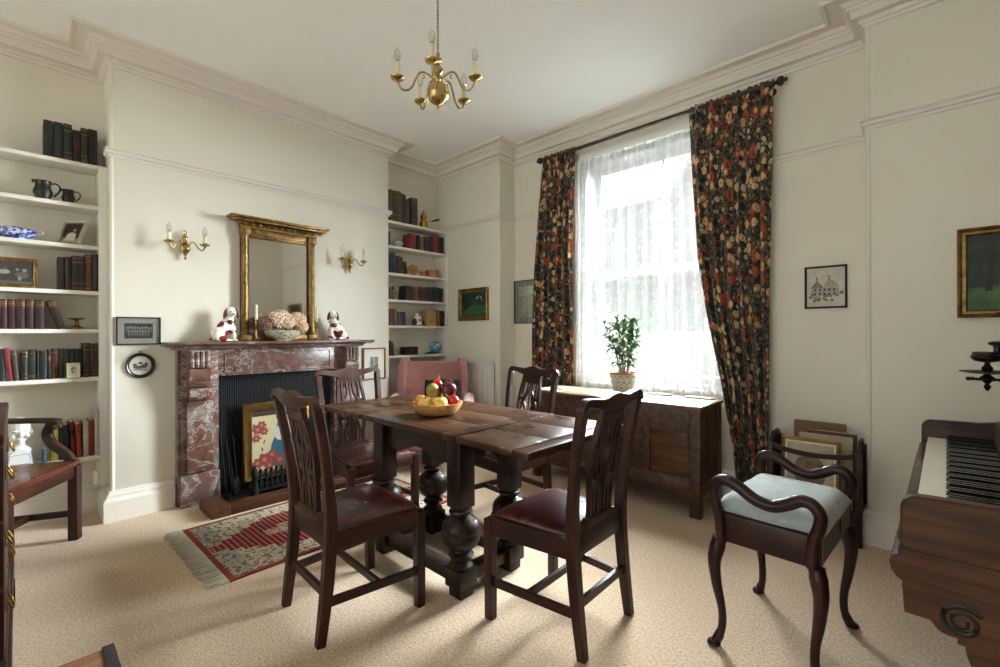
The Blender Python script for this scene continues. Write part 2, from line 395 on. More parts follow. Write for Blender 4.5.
for z in (FZ0 + .03, 1.75, FZ1 - .03): m.b2(FX0 + .08, FX1 - .08, -4.195, -4.125, z - .03, z + .03)
m.build('window_frame', WHITEP, win2, smooth=0)
for x0, x1 in ((FX0 + .08, (FX0 + FX1) / 2 - .04), ((FX0 + FX1) / 2 + .04, FX1 - .08)): m = MB(); m.b2(x0, x1, -4.165, -4.16, FZ0 + .06, FZ1 - .06); m.build('pane', PANE, win2, smooth=0)

# outdoors: pale paving laid to bounce light, and the houses over the road
PAV = plain('pale_bounce_paving', 'c9c7c1', .9, sc_=3); ROAD = plain('wet_asphalt', '2f2f30', .8, sc_=3)
g = MB(); g.b2(-30, 30, 3.1, 5.8, -.9, -.58); struct(g.build('ground_bounce_strip', PAV, smooth=0))  # unseen pale strip, sized to bounce daylight up to the ceiling
g = MB(); g.b2(3.0, 30, 5.8, 15, -.9, -.57); struct(g.build('ground_bounce_field', PAV, smooth=0))  # added unseen paving, bounces daylight onto the chimney breast and ceiling
g = MB(); g.b2(-30, 30, 5.8, 40, -.9, -.62); struct(g.build('ground_road', ROAD, smooth=0))
def mk_brick():
    t = NT('house_brick'); v = t.coord(); b = t.n('TexBrick'); t.set(b, 'Vector', t.coord('Object', (1, 1, 1), (PI / 2, 0, 0))); b.inputs['Scale'].default_value = 4
    b.inputs['Color1'].default_value = lin('1e1b19'); b.inputs['Color2'].default_value = lin('231f1c'); b.inputs['Mortar'].default_value = lin('2a2724')
    t.p(Base_Color=b.outputs[0], Roughness=1.0, Specular_IOR_Level=0.0); return t.m
BRICK = mk_brick(); SLATE = plain('roof_slate', '4a4d52', .7, sc_=4, var=.15); HEDGE = plain('hedge_green', '131a11', .9, sc_=8, var=.4, bump=.6); HFRAME = plain('house_window_frame', 'b0b0ac', .6); DARKPANE = plain('dark_window_glass', '101315', .3)
def house(name, label, x0, x1, y0, y1, zt, ridge, axis, wins, wm_=None):
    h = thing(name, label, 'house', ((x0 + x1) / 2, y0, -.6))
    dx = (x1 - x0) / 2; D = y1 - y0; T = zt + .6
    m = MB(); m.b2(-dx, dx, 0, D, 0, T)
    if axis == 'y': m.prism([(-dx, T), (dx, T), (0, T + ridge)], D, Matrix.Translation((0, D, 0)) @ Matrix.Rotation(PI / 2, 4, 'X'), z0=0)
    m.build('wall', wm_ or BRICK, h, smooth=0)
    m = MB()
    if axis == 'y':
        for s in (-1, 1): m.prism([(0, T + ridge + .05), (s * (dx + .3), T - .3), (s * (dx + .3), T - .15), (0, T + ridge + .25)], D + .5, Matrix.Translation((0, D + .2, 0)) @ Matrix.Rotation(PI / 2, 4, 'X'), z0=0)
    else: m.prism([(-.3, T - .1), (D / 2, T + ridge), (D + .3, T - .1), (D + .3, T), (D / 2, T + ridge + .2), (-.3, T)], 2 * dx + .4, Matrix((( 0, 0, 1, 0), (1, 0, 0, 0), (0, 1, 0, 0), (0, 0, 0, 1))))
    m.build('roof', SLATE, h, smooth=0)
    for (cx, cz, ww, wh) in wins:
        m = MB(); x = cx - (x0 + x1) / 2; z = cz + .6
        m.b2(x - ww / 2 - .08, x + ww / 2 + .08, -.06, .05, z - wh / 2 - .08, z + wh / 2 + .08); f = m.build('window', HFRAME, h, smooth=0)
        m = MB(); m.b2(x - ww / 2, x - .03, -.08, 0, z - wh / 2, z + wh / 2); m.b2(x + .03, x + ww / 2, -.08, 0, z - wh / 2, z + wh / 2); m.build('pane', DARKPANE, f, smooth=0)
house('terraced_house', 'brick house over the road seen faintly through the lace, left half of window', -22, -3.9, 16.4, 22, 6.6, 1.5, 'x', [(x, z, 1.5, 2.0) for x in (-13.2, -9.6, -6.4) for z in (1.0, 4.6)])
house('gabled_house', 'house with steep gable seen faintly through the lace, right half of window', -3.0, 1.9, 15.0, 21, 5.6, 3.6, 'y', [(-.6, z, 1.6, 1.9) for z in (.7, 3.6)])
t = thing('added_hedge', 'dark hedge added to hide the bright road before the houses', 'hedge', (-6, 13.2, -.62))  # added to cover the overbright ground low in the window
m = MB(); m.box((0, 0, .95), (26, .9, 1.9), bev=.12); m.build('foliage', HEDGE, t)
for k in range(14): m = MB(); m.tube([(-12.2 + k * 1.88, 0, 0), (-12.2 + k * 1.88, .02, .3)], .05, 8); m.build('stem', HEDGE, t)

# world and lights: an overcast sky with the sun veiled behind cloud, let in by the window and an added fill window
wd = bpy.data.worlds.new('overcast_sky'); sc.world = wd; wd.use_nodes = True; wt = wd.node_tree
bg = wt.nodes['Background']; tc = wt.nodes.new('ShaderNodeTexCoord')
dt = wt.nodes.new('ShaderNodeVectorMath'); dt.operation = 'DOT_PRODUCT'; dt.inputs[1].default_value = Vector(SUNDIR).normalized(); wt.links.new(tc.outputs['Generated'], dt.inputs[0])
def wm(op, a, b):
    n = wt.nodes.new('ShaderNodeMath'); n.operation = op
    for i, v in enumerate((a, b)):
        if isinstance(v, (int, float)): n.inputs[i].default_value = v
        else: wt.links.new(v, n.inputs[i])
    return n.outputs[0]
lobe = wm('POWER', wm('MAXIMUM', dt.outputs['Value'], 0.0), SUNPOW)
wt.links.new(wm('ADD', wm('MULTIPLY', lobe, SUNAMP), SKY), bg.inputs[1]); bg.inputs[0].default_value = (.91, 1.0, 1.03, 1)
def portal(name, loc, rot, sx, sy):
    l = bpy.data.lights.new(name, 'AREA'); l.shape = 'RECTANGLE'; l.size = sx; l.size_y = sy; l.cycles.is_portal = True
    o = bpy.data.objects.new(name, l); o.location = loc; o.rotation_euler = rot; COL.objects.link(o)
portal('window_daylight', ((WX0 + WX1) / 2, 2.99, (WZ0 + WZ1) / 2), (-PI / 2, 0, 0), WX1 - WX0, WZ1 - WZ0)

portal('rear_fill_portal', ((FX0 + FX1) / 2, -4.31, (FZ0 + FZ1) / 2), (PI / 2, 0, 0), FX1 - FX0, FZ1 - FZ0)  # portal for the added fill window

# camera
cd = bpy.data.cameras.new('camera'); cam = bpy.data.objects.new('camera', cd); COL.objects.link(cam); sc.camera = cam
cd.sensor_width = 36; cd.lens = 453.33 / 1000 * 36; cd.clip_start = .05; cd.clip_end = 200
cam.location = (4.0025, -1.051, 1.25)
cam.matrix_world = Matrix.Translation(cam.location) @ Matrix.Rotation(.7542, 4, 'Z') @ Matrix.Rotation(PI / 2, 4, 'X') @ Matrix.Rotation(CAMROLL, 4, 'Z')
sc.view_settings.view_transform = 'Standard'; sc.view_settings.look = 'None'; sc.view_settings.gamma = 1; sc.view_settings.use_curve_mapping = False
sc.view_settings.exposure = EXPOSURE
sc.cycles.use_denoising = True; sc.cycles.max_bounces = 12; sc.cycles.diffuse_bounces = 6; sc.cycles.transparent_max_bounces = 24; sc.cycles.sample_clamp_indirect = 8
# ------------------------------------------------------------------ dining chairs
def make_chair(name, label):
    t = thing(name, label, 'chair', group='dining chairs round the oak table')
    WD = redmahog('z'); WX = redmahog('x'); WY = redmahog('y')
    tops = {}
    for s in (-1, 1):                                   # rear posts: splayed foot, raked and flaring back
        pts = bez([(s * .192, -.232, 0), (s * .193, -.205, .22), (s * .195, -.19, .43), (s * .203, -.196, .58), (s * .217, -.222, .78), (s * .226, -.256, .965)], 5)
        k = len(pts); wd = [.036 + .008 * math.sin(PI * min(1, i / k * 1.6)) for i in range(k)]
        hh = [.036 + .01 * math.sin(PI * min(1, i / k * 1.4)) for i in range(k)]
        m = MB(); m.strip(pts, wd, hh, (1, 0, 0)); m.build('leg', WD, t, smooth=40, mods=[('BEVEL', dict(width=.004, segments=2, limit_method='ANGLE'))])
        tops[s] = pts[-1]
        m = MB(); m.strip([(s * .235, .21, 0), (s * .235, .21, .44)], [.04, .046], [.04, .046], (1, 0, 0))
        m.build('leg', WD, t, smooth=40, mods=[('BEVEL', dict(width=.004, segments=2, limit_method='ANGLE'))])
    # seat rails
    m = MB(); m.b2(-.213, .213, .192, .23, .375, .452, .004); m.build('seat_rail', WX, t)
    m = MB(); m.b2(-.178, .178, -.205, -.172, .375, .47, .004); m.build('seat_rail', WX, t)
    for s in (-1, 1):
        m = MB(); m.strip([(s * .2, -.175, .4135), (s * .238, .195, .4135)], .03, .077, (1, 0, 0)); m.build('seat_rail', WY, t)
    # drop-in leather seat, domed
    def seat(u, v):
        y = -.172 + v * .392; w = .19 + (.232 - .19) * v; x = (u * 2 - 1) * w
        e = min(1, min(u, 1 - u) * 9) ; f = min(1, min(v, 1 - v) * 9); k = (e * f) ** .5
        return (x, y, .448 + .012 * k + .03 * math.sin(PI * u) ** .6 * math.sin(PI * v) ** .6)
    m = MB(); m.grid(seat, 20, 20); m.build('seat_pad', LEATHER, t, smooth=170, mods=[('SOLIDIFY', dict(thickness=.03, offset=-1))])
    # crest rail: serpentine with raised ears
    cp = bez([(-.238, -.262, .955), (-.234, -.264, .972), (-.215, -.264, .987), (-.17, -.264, .985), (-.09, -.268, .976), (0, -.27, .98), (.09, -.268, .976), (.17, -.264, .985), (.215, -.264, .987), (.234, -.264, .972), (.238, -.262, .955)], 6)
    hs = [.03 + .034 * math.exp(-((p.x) / .1) ** 2) + .004 * (1 - abs(p.x) / .25) for p in cp]
    cp = [Vector((p.x, p.y, p.z - .5 * .034 * math.exp(-(p.x / .1) ** 2) + .014 * math.exp(-(p.x / .07) ** 2))) for p in cp]
    m = MB(); m.strip(cp, [.03] * len(cp), hs, (0, 1, .1)); m.build('crest_rail', WX, t, smooth=50, mods=[('BEVEL', dict(width=.008, segments=3, limit_method='ANGLE'))])
    # pierced splat: interlaced ribs
    def spl(x, q):                                       # q 0..1 from shoe to crest
        z = .475 + q * .47; y = -.192 - .012 * q - .056 * q ** 2.2
        return (x, y, z)
    def hw(q): return .088 + .02 * math.sin(PI * min(1, max(0, (q - .15) / .85))) ** 1.6
    m = MB(); N = 24; Q = [i / N for i in range(N + 1)]
    def sn(q, a, b): return math.sin(PI * min(1, max(0, (q - a) / (b - a)))) ** 2
    for s in (-1, 1):
        m.strip([spl(s * (hw(q) - .007), q) for q in Q], .017, .02, (1, 0, 0))
        m.strip([spl(s * (.056 - .034 * sn(q, .2, .66) + .008 * sn(q, .62, 1)), q) for q in Q], .014, .018, (1, 0, 0))
        m.strip([spl(s * (.023 + .045 * sn(q, .3, .8)), q) for q in Q], .013, .018, (1, 0, 0))
    m.strip([spl(0, q) for q in Q if q < .3 or True], [.012 * (1 - .75 * sn(q, .35, .75)) for q in Q], .014, (1, 0, 0))
    for q in (.4, .64):
        for s in (-1, 1): m.strip([spl(s * .04, q), spl(s * .1, q + .012)], .022, .014, (0, 0, 1))
    m.strip([spl(-.088, .955), spl(0, .93), spl(.088, .955)], .05, .018, (0, 0, 1))
    m.build('splat', WD, t, smooth=45)
    m = MB(); m.prism([(-.12, 0), (.12, 0), (.112, .02), (.095, .032), (-.095, .032), (-.112, .02)], .034, frame_m((0, -.19, .468), (1, 0, 0), (0, 0, 1))); m.build('splat_shoe', WX, t)
    # stretchers
    for s in (-1, 1):
        m = MB(); m.strip([(s * .194, -.21, .165), (s * .235, .21, .165)], .018, .034, (1, 0, 0)); m.build('stretcher', WY, t)
    m = MB(); m.strip([(-.215, .02, .165), (.215, .02, .165)], .018, .03, (0, 1, 0)); m.build('stretcher', WX, t)
    m = MB(); m.strip([(-.193, -.207, .2), (.193, -.207, .2)], .018, .034, (0, 1, 0)); m.build('stretcher', WX, t)
    return t
ch = make_chair('dining_chair', 'dark wooden dining chair at the window end of the table, back to the piano stool')
ch.location = (2.81, .61, 0); ch.rotation_euler = (0, 0, PI / 2 + .02)
for lb, x, y, r in (
    ('dark wooden dining chair with its back to the camera, beside the fringed rug', 2.055, .015, -.05),
    ('dark wooden dining chair at the fireplace end of the table, facing the fruit bowl', 1.262, .56, -PI / 2 - .01),
    ('dark wooden dining chair across the table, its back towards the chest and left curtain', 1.905, 1.24, PI - .1)):
    c = copy_tree(ch); c.location = (x, y, 0); c.rotation_euler = (0, 0, r); c['label'] = lb

# ------------------------------------------------------------------ the draw-leaf table
tb = thing('dining_table', 'dark oak draw-leaf dining table with bulbous turned legs and drawn leaves', 'table', (2.06, .585, 0))
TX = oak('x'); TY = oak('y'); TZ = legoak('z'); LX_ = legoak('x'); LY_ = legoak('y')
tx = lambda x: x - 2.06
TZ1 = .79
def board_top(name, x0, x1, y0, y1, z0, z1, clampx, par):
    m = MB(); W = y1 - y0; g = .0015
    a, b = x0, x1
    if clampx[0]: m.b2(x0, x0 + .075, y0, y1, z0, z1, .003); a = x0 + .075 + g
    if clampx[1]: m.b2(x1 - .075, x1, y0, y1, z0, z1, .003); b = x1 - .075 - g
    o = m.build(name, TY if False else TX, par)
    return a, b
def top(name, x0, x1, n, clamps, par, z1=TZ1, y0=-.29, y1=.465):
    m = MB(); g = .0022; a, b = x0, x1; z0 = z1 - .03
    if clamps[0]: m.b2(x0, x0 + .085, y0, y1, z0, z1, .003); a = x0 + .085 + g
    if clamps[1]: m.b2(x1 - .085, x1, y0, y1, z0, z1, .003); b = x1 - .085 - g
    for i in range(n): m.b2(a, b, y0 + (y1 - y0) * i / n + g, y0 + (y1 - y0) * (i + 1) / n - g, z0, z1, .003)
    m.b2(a - .002, b + .002, y0 + .01, y1 - .01, z0 + .002, z1 - .009)
    return m.build(name, TX, par)
top('table_top', tx(1.542), tx(2.452), 3, (1, 1), tb)
top('table_leaf', tx(1.13), tx(1.537), 3, (1, 0), tb, TZ1 - .003); top('table_leaf', tx(2.457), tx(2.885), 3, (0, 1), tb, TZ1 - .003)
LX0, LX1, LY0, LY1 = tx(1.722), tx(2.375), -.165, .165 + .0
LEGY = (-.182, .165)
prof = [(.0, .135), (.05, .135), (.058, .14), (.06, .15), (.05, .158), (.034, .166), (.036, .176), (.052, .184), (.062, .196), (.056, .205), (.04, .212), (.036, .222), (.044, .228), (.066, .236), (.084, .252), (.093, .275), (.094, .292), (.09, .305), (.093, .31), (.092, .33), (.083, .352), (.066, .37), (.046, .38), (.04, .386), (.052, .394), (.058, .402), (.055, .41), (.044, .416), (.044, .424), (0, .424)]
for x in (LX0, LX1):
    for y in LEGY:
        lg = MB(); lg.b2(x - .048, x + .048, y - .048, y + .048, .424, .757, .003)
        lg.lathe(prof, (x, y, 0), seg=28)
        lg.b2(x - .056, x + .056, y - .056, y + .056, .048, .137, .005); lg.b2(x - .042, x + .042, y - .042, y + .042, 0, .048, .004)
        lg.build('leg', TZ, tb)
def apron(mb, a, b, y, along):
    n = 24; L = b - a
    up = [(a, .757), (b, .757)]
    low = [(b - L * i / n, .62 + .035 * math.exp(-((i / n - .5) / .17) ** 2) - .02 * math.exp(-((abs(i / n - .5) - .3) / .09) ** 2)) for i in range(n + 1)]
    mb.prism(up + low, .026, frame_m((0, y, 0), (1, 0, 0), (0, 0, 1)) if along == 'x' else frame_m((y, 0, 0), (0, 1, 0), (0, 0, 1)))
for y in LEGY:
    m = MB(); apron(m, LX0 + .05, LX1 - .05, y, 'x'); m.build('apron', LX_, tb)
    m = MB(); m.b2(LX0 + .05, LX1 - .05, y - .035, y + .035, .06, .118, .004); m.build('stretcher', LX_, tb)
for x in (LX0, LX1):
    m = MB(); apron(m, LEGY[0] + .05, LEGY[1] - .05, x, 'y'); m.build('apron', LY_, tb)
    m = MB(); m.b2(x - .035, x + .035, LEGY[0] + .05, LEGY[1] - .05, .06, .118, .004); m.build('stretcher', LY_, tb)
for y in (-.06, .08):
    m = MB(); m.b2(tx(1.2), tx(2.82), y - .02, y + .02, .722, .757); m.build('leaf_bearer', LX_, tb)

# fruit bowl on the table
BX, BY, BZ = 1.966, .589, TZ1
fb = thing('fruit_bowl', 'shallow turned wooden bowl holding fruit on the oak table', 'bowl', (BX, BY, BZ))
bw = wood('bowl_wood', '9a6a30', 'b98a4c', 'cfa468', .45, 'x', 2, .05)
m = MB(); m.lathe([(0, 0), (.075, 0), (.1, .006), (.128, .03), (.144, .062), (.146, .07), (.138, .07), (.122, .038), (.095, .016), (0, .012)], seg=40); m.build('bowl_body', bw, fb, smooth=60)
def fruitmat(name, stops, rough=.4, sc_=14, spots=None):
    t = NT(name); v = t.coord('Object'); n = t.noise(v, sc_, 5); c = t.ramp(n.outputs[0], stops)
    t.p(Base_Color=c, Roughness=rough, Coat_Weight=.15); return t.m
F = {'apple': fruitmat('yellow_apple_skin', [(.35, 'd7b64e'), (.55, 'e2c668'), (.7, 'd99a4c')]), 'orange': fruitmat('orange_peel', [(.3, 'd97f22'), (.7, 'e8983a')], .5, 60),
     'mango': fruitmat('mango_skin', [(.38, '5f6a2a'), (.5, 'a08e3c'), (.6, 'b98b45'), (.7, '8b3a2c')], .4, 10), 'plum': fruitmat('dark_apple_skin', [(.3, '3c0a12'), (.6, '5b1420'), (.75, '7c2a2a')], .2, 12),
     'red': fruitmat('red_pepper_skin', [(.3, 'a80d16'), (.7, 'c8202a')], .18)}
STEM = plain('fruit_stem', '6b5a33', .7); GSTEM = plain('green_stalk', '6f7c2e', .6)
def fruit(name, label, cat, mat, loc, r, rot=(0, 0, 0), sq=(1, 1, 1), stalk='s'):
    t = thing(name, label, cat, loc, rot=rot, group='fruit in the wooden bowl')
    prof = [(0, -.86), (.12, -.93), (.3, -.95), (.62, -.8), (.9, -.42), (1, 0), (.96, .35), (.78, .72), (.5, .93), (.25, .95), (.1, .86), (0, .8)]
    if name == 'mango': prof = [(0, -1.15), (.35, -1.05), (.7, -.75), (.93, -.3), (1, .1), (.88, .5), (.62, .85), (.3, 1.08), (0, 1.12)]
    if name == 'orange': prof = [(0, -1), (.3, -.95), (.7, -.71), (.95, -.3), (1, 0), (.95, .3), (.7, .71), (.3, .95), (.06, .98), (0, .96)]
    m = MB(); m.lathe([(a * r * sq[0], b * r * sq[2]) for a, b in prof], seg=24); m.build('skin', mat, t, smooth=80)
    m = MB()
    if stalk == 'g':
        m.tube(bez([(0, 0, r * .78), (.002, 0, r * 1.15), (.01, .003, r * 1.9)], 4), [.004] * 8 + [.0015], 7)
        for k in range(5):
            a = k * 2 * PI / 5; m.tube([(0, 0, r * .88), (math.cos(a) * r * .3, math.sin(a) * r * .3, r * 1.02), (math.cos(a) * r * .55, math.sin(a) * r * .55, r * .96)], [.005, .006, .001], 6, flat=.3)
    else: m.tube([(0, 0, r * .78), (.003, 0, r * 1.02), (.006, .002, r * 1.2)], [.0025, .0022, .003], 6)
    m.build('stalk', GSTEM if stalk == 'g' else STEM, t, smooth=60)
    return t
cR = Vector((.7288, .6847, 0)); cF = Vector((-.6847, .7288, 0))      # across / away, as one looks at the bowl from the camera side
def bo(r, f, z): return tuple(Vector((BX, BY, BZ + z)) + cR * r + cF * f)
fruit('orange', 'orange fruit at the left rim of the wooden bowl', 'orange', F['orange'], bo(-.092, .012, .070), .039)
fruit('apple', 'yellow apple front left in the wooden bowl beside the orange', 'apple', F['apple'], bo(-.055, -.058, .066), .042, (.3, .2, 0))
fruit('apple', 'yellow apple front centre in the bowl under the dark plum-red apple', 'apple', F['apple'], bo(.03, -.072, .066), .043, (.25, -.2, 1))
fruit('mango', 'mottled green and gold mango lying on top of the yellow apples', 'mango', F['mango'], bo(-.022, -.012, .138), .040, (1.2, .3, .9))
fruit('apple', 'large dark plum-red apple at the top right of the fruit pile', 'apple', F['plum'], bo(.062, .012, .136), .049, (-.3, .3, 0))
fruit('red_pepper', 'small glossy red pepper on the very top of the fruit pile', 'pepper', F['red'], bo(-.003, .04, .165), .029, (-.2, -.15, 0), stalk='g')
fruit('red_pepper', 'small glossy red pepper with green stalk at the right rim of the bowl', 'pepper', F['red'], bo(.098, -.035, .082), .033, (.5, -.9, .4), stalk='g')

# ------------------------------------------------------------------ piano stool
st = thing('piano_stool', 'mahogany piano stool with scrolled arms, cabriole legs and grey-blue seat', 'stool', (3.575, 1.115, 0), -.06)
MZ, MX, MY = mahog('z'), mahog('x'), mahog('y'); hx, hy = .174, .262
for sx in (-1, 1):
    for sy in (-1, 1):
        m = MB(); d = Vector((sx * .75, sy * .66, 0)).normalized()
        pts = bez([(0, 0, .43), (.012, 0, .385), (.022, 0, .33), (.012, 0, .24), (-.006, 0, .15), (-.008, 0, .08), (.006, 0, .035), (.02, 0, .015), (.03, 0, .006)], 4)
        P = [Vector((sx * (hx - .012), sy * (hy - .012), p.z)) + d * p.x for p in pts]
        k = len(P); rr = []
        for p in pts:
            z = p.z; rr.append(.027 if z > .4 else .030 - .008 * (.4 - z) / .1 if z > .3 else .022 - .007 * (.3 - z) / .15 if z > .15 else .015 if z > .05 else .018 if z > .02 else .016 if z > .01 else .010)
        m.tube(P, rr, 12); m.lathe([(0, 0), (.02, 0), (.026, .008), (.022, .016), (0, .018)], tuple(P[-1].xy - d.xy * .006) + (0,), seg=14)
        m.build('leg', MZ, st, smooth=60)
m = MB(); m.b2(-hx, hx, -hy, hy, .425, .535, .004); m.build('seat_box', MX, st)
m = MB(); m.b2(hx - .001, hx + .003, -hy + .035, hy - .035, .44, .522); m.build('side_panel', plain('stool_side_cloth', '7a6f5e', .6), st, smooth=0)
m = MB(); m.lathe([(0, 0), (.016, 0), (.018, .003), (.01, .005), (0, .005)], (hx + .003, .06, .485), rot=(0, PI / 2, 0), sx=1.6); m.build('handle_hole', BLACKP, st)
def cushion(u, v):
    x = (u * 2 - 1) * (hx + .012); y = (v * 2 - 1) * (hy - .016); e = (min(1, min(u, 1 - u) * 8) * min(1, min(v, 1 - v) * 8)) ** .4
    return (x, y, .54 + .055 * e + .02 * math.sin(PI * u) * math.sin(PI * v) + .0015 * math.sin(9 * u + 14 * v))
m = MB(); m.grid(cushion, 24, 30); m.build('seat_cushion', TEAL, st, smooth=170, mods=[('SOLIDIFY', dict(thickness=.03, offset=-1))])
for sy in (-1, 1):
    y = sy * (hy + .006); m = MB()
    pts = bez([(-.152, y, .43), (-.155, y, .5), (-.168, y, .565), (-.178, y, .615), (-.165, y, .655), (-.13, y, .67), (-.085, y, .655), (-.03, y, .622), (.03, y, .612), (.08, y, .632), (.12, y, .655), (.155, y, .65), (.178, y, .618), (.174, y, .575), (.158, y, .52), (.154, y, .43)], 6)
    m.tube(pts, [.019 + .004 * math.sin(PI * i / len(pts)) for i in range(len(pts))], 12, up=(0, 1, 0)); m.build('arm', MX, st, smooth=60)

# ------------------------------------------------------------------ upright piano (local y runs along the keyboard, away from the camera)
pn = thing('piano', 'walnut upright piano at the right edge with open keyboard and scroll brackets', 'piano', (3.952, .455, 0), -.024)
WNX, WNY, WNZ = walnut('x'), walnut('y'), walnut('z')
KY0, KY1 = .042, 1.352; KZ = .77
def P(pts): return [(a - 3.952, b) for a, b in pts]
def cheek(y0, y1):
    o = P([(3.954, .64), (4.72, .64), (4.72, .9), (4.34, .9), (4.24, .87), (4.14, .852), (4.03, .849)]) + [(.036 - .034 * math.sin(k * PI / 12), .813 + .034 * math.cos(k * PI / 12)) for k in range(0, 7)]
    m = MB(); m.prism(o, y1 - y0, frame_m((0, (y0 + y1) / 2, 0), (1, 0, 0), (0, 0, 1))); m.build('key_cheek', WNX, pn, smooth=40, mods=[('BEVEL', dict(width=.006, segments=2, limit_method='ANGLE'))])
cheek(0, .04); cheek(KY1 + .002, KY1 + .042)
YM = (KY1 + .042) / 2
m = MB()
m.prism(P([(4.7, .715), (4.7, .56), (3.962, .56), (3.958, .636), (3.948, .642), (3.938, .658), (3.934, .675), (3.94, .693), (3.95, .7), (3.951, .715)]), KY1 + .06, frame_m((0, YM, 0), (1, 0, 0), (0, 0, 1))); m.build('key_bed', WNX, pn, smooth=40)
m = MB(); m.b2(-.005, .022, KY0, KY1, .716, .742, .004); m.build('key_slip', WNY, pn)
IVORY = plain('ivory', 'e6e2d3', .25, var=.03, sc_=4); EBONY = plain('ebony', '0c0b0b', .2)
kw = (KY1 - KY0) / 52
m = MB(); m.b2(.026, .25, KY0, KY1, .716, .75); m.build('key_frame', WNY, pn, smooth=0)
for i in range(52):
    m = MB(); m.b2(.024, .24, KY0 + i * kw + .0004, KY0 + (i + 1) * kw - .0004, KZ - .02, KZ, .0008); m.build('white_key', IVORY, pn, smooth=0)
for i in range(51):
    if (i + 5) % 7 in (2, 6): continue
    y = KY1 - (i + 1) * kw
    m = MB(); m.prism([(.083, KZ + .0005), (.235, KZ + .0005), (.235, KZ + .022), (.092, KZ + .019)], .0135, frame_m((0, y, 0), (1, 0, 0), (0, 0, 1))); m.build('black_key', EBONY, pn, smooth=0)
m = MB(); m.prism(P([(4.178, .78), (4.2, .78), (4.235, .86), (4.275, .945), (4.255, .953), (4.185, .855)]), KY1 - KY0 - .004, frame_m((0, (KY0 + KY1) / 2, 0), (1, 0, 0), (0, 0, 1))); m.build('fallboard', WNY, pn)
m = MB(); m.b2(.41, .45, .04, KY1 - .01, .88, 1.26, .004); m.build('upper_panel', WNY, pn)
m = MB(); m.b2(.39, .83, -.02, KY1 + .06, 1.262, 1.295, .006); m.build('lid', WNY, pn)
for y in (.02, KY1 + .022):
    m = MB(); m.b2(.455, .81, y - .018, y + .018, 0, 1.26); m.build('side_panel', WNZ, pn, smooth=0)
    m = MB(); o = P(bez2([(3.96, .565), (3.961, .612), (3.975, .606), (3.995, .578), (4.018, .544), (4.036, .536), (4.054, .535)], 4) + [(4.055, .522), (4.067, .522)] + bez2([(4.07, .5), (4.078, .477), (4.09, .44), (4.085, .40), (4.075, .36), (4.09, .325)], 4))
    o = P([(4.5, .56), (3.96, .56)]) + o[1:] + P([(4.13, .30), (4.15, .06), (4.08, .05), (4.08, 0), (4.5, 0)])
    o = [q for q in o if q[1] < .561]
    m.prism(P([(3.958, .637)]) + P(bez2([(3.958, .616), (3.975, .606), (3.998, .575), (4.02, .543), (4.038, .535), (4.054, .535)], 4) + [(4.055, .522), (4.067, .522)] + bez2([(4.07, .5), (4.08, .47), (4.09, .43), (4.085, .39), (4.08, .35), (4.1, .31)], 4) + [(4.14, .29), (4.15, .07), (4.09, .06), (4.09, 0), (4.4, 0), (4.4, .637)]), .05, frame_m((0, y, 0), (1, 0, 0), (0, 0, 1))); m.build('scroll_bracket', WNX, pn, smooth=35)
    s = []
    for k in range(50):
        a = k / 49 * 4 * PI; r = .008 + .030 * k / 49
        s.append((4.062 - 3.952 + r * math.cos(-a + .6), y - .027, .578 + r * math.sin(-a + .6)))
    m = MB(); m.tube(s, [.004 + .003 * k / 49 for k in range(50)], 6); m.build('carved_scroll', EBONY, pn)
m = MB(); m.b2(.44, .48, .04, KY1, .05, .56); m.build('lower_panel', WNY, pn, smooth=0)
m = MB(); m.b2(.79, .83, .045, KY1 - .01, .05, 1.25); m.build('back_frame', WNY, pn, smooth=0)
# folding candle sconce on the piano front
sn_ = thing('piano_candle_sconce', 'dark turned candle sconce swung out from the piano front', 'sconce', (4.19, 1.74, 1.075))
DK = plain('dark_bronze', '2a1f18', .35, .6, var=.2)
m = MB(); m.lathe([(0, -.075), (.006, -.07), (.012, -.055), (.006, -.045), (.018, -.03), (.024, -.018), (.012, -.008), (.008, 0), (.016, .012), (.018, .024), (.01, .034), (.008, .045), (.02, .048), (.038, .052), (.048, .062), (.05, .075), (.045, .08), (.045, .09), (0, .09)], seg=20); m.build('candle_cup', DK, sn_)
m = MB(); m.lathe([(.0, -.002), (.05, -.001), (.085, .006), (.085, .009), (.05, .002), (0, .001)], seg=28); m.build('drip_tray', DK, sn_)
m = MB(); m.tube(bez([(-.06, -.01, -.026), (-.048, 0, -.024), (-.025, 0, -.026), (0, 0, -.024), (.06, .0, -.03), (.11, -.02, -.05), (.155, -.03, -.05)], 4), [.005, .009, .005, .007] * 6 + [.007], 10); m.build('bracket_arm', DK, sn_)
m = MB(); m.lathe([(0, .09), (.012, .09), (.012, .115), (.026, .12), (.028, .13), (.012, .135), (0, .135)], (.03, .015, 0), seg=18); m.build('candle_holder', DK, sn_)
# ------------------------------------------------------------------ marble fireplace
fp = thing('fireplace', 'red-brown veined marble fireplace with reeded corbels and black iron panel', 'fireplace', (0, .45, 0))
def gx(o): return o
m = MB(); c = [(0, 1.163), (.15, 1.163), (.17, 1.168), (.205, 1.172), (.213, 1.18), (.213, 1.19), (.208, 1.196), (0, 1.196)]
m.rings([[Vector((x, y, z)) for x, z in c] for y in (-.798, .808)]); m.build('mantel_shelf', MARBLE, fp, smooth=30, mods=[('BEVEL', dict(width=.004, segments=2, limit_method='ANGLE'))])
m = MB(); m.b2(0, .135, -.735, .735, 1.138, 1.163, .004); m.b2(0, .15, -.745, .745, 1.152, 1.163, .003); m.build('bed_mould', MARBLE, fp)
m = MB(); m.b2(0, .10, -.462, .462, .935, 1.138, .002)
for a in ((-.42, .42, .955, .962), (-.42, .42, 1.105, 1.112)): m.b2(.098, .106, *a[:2], *a[2:], .002)
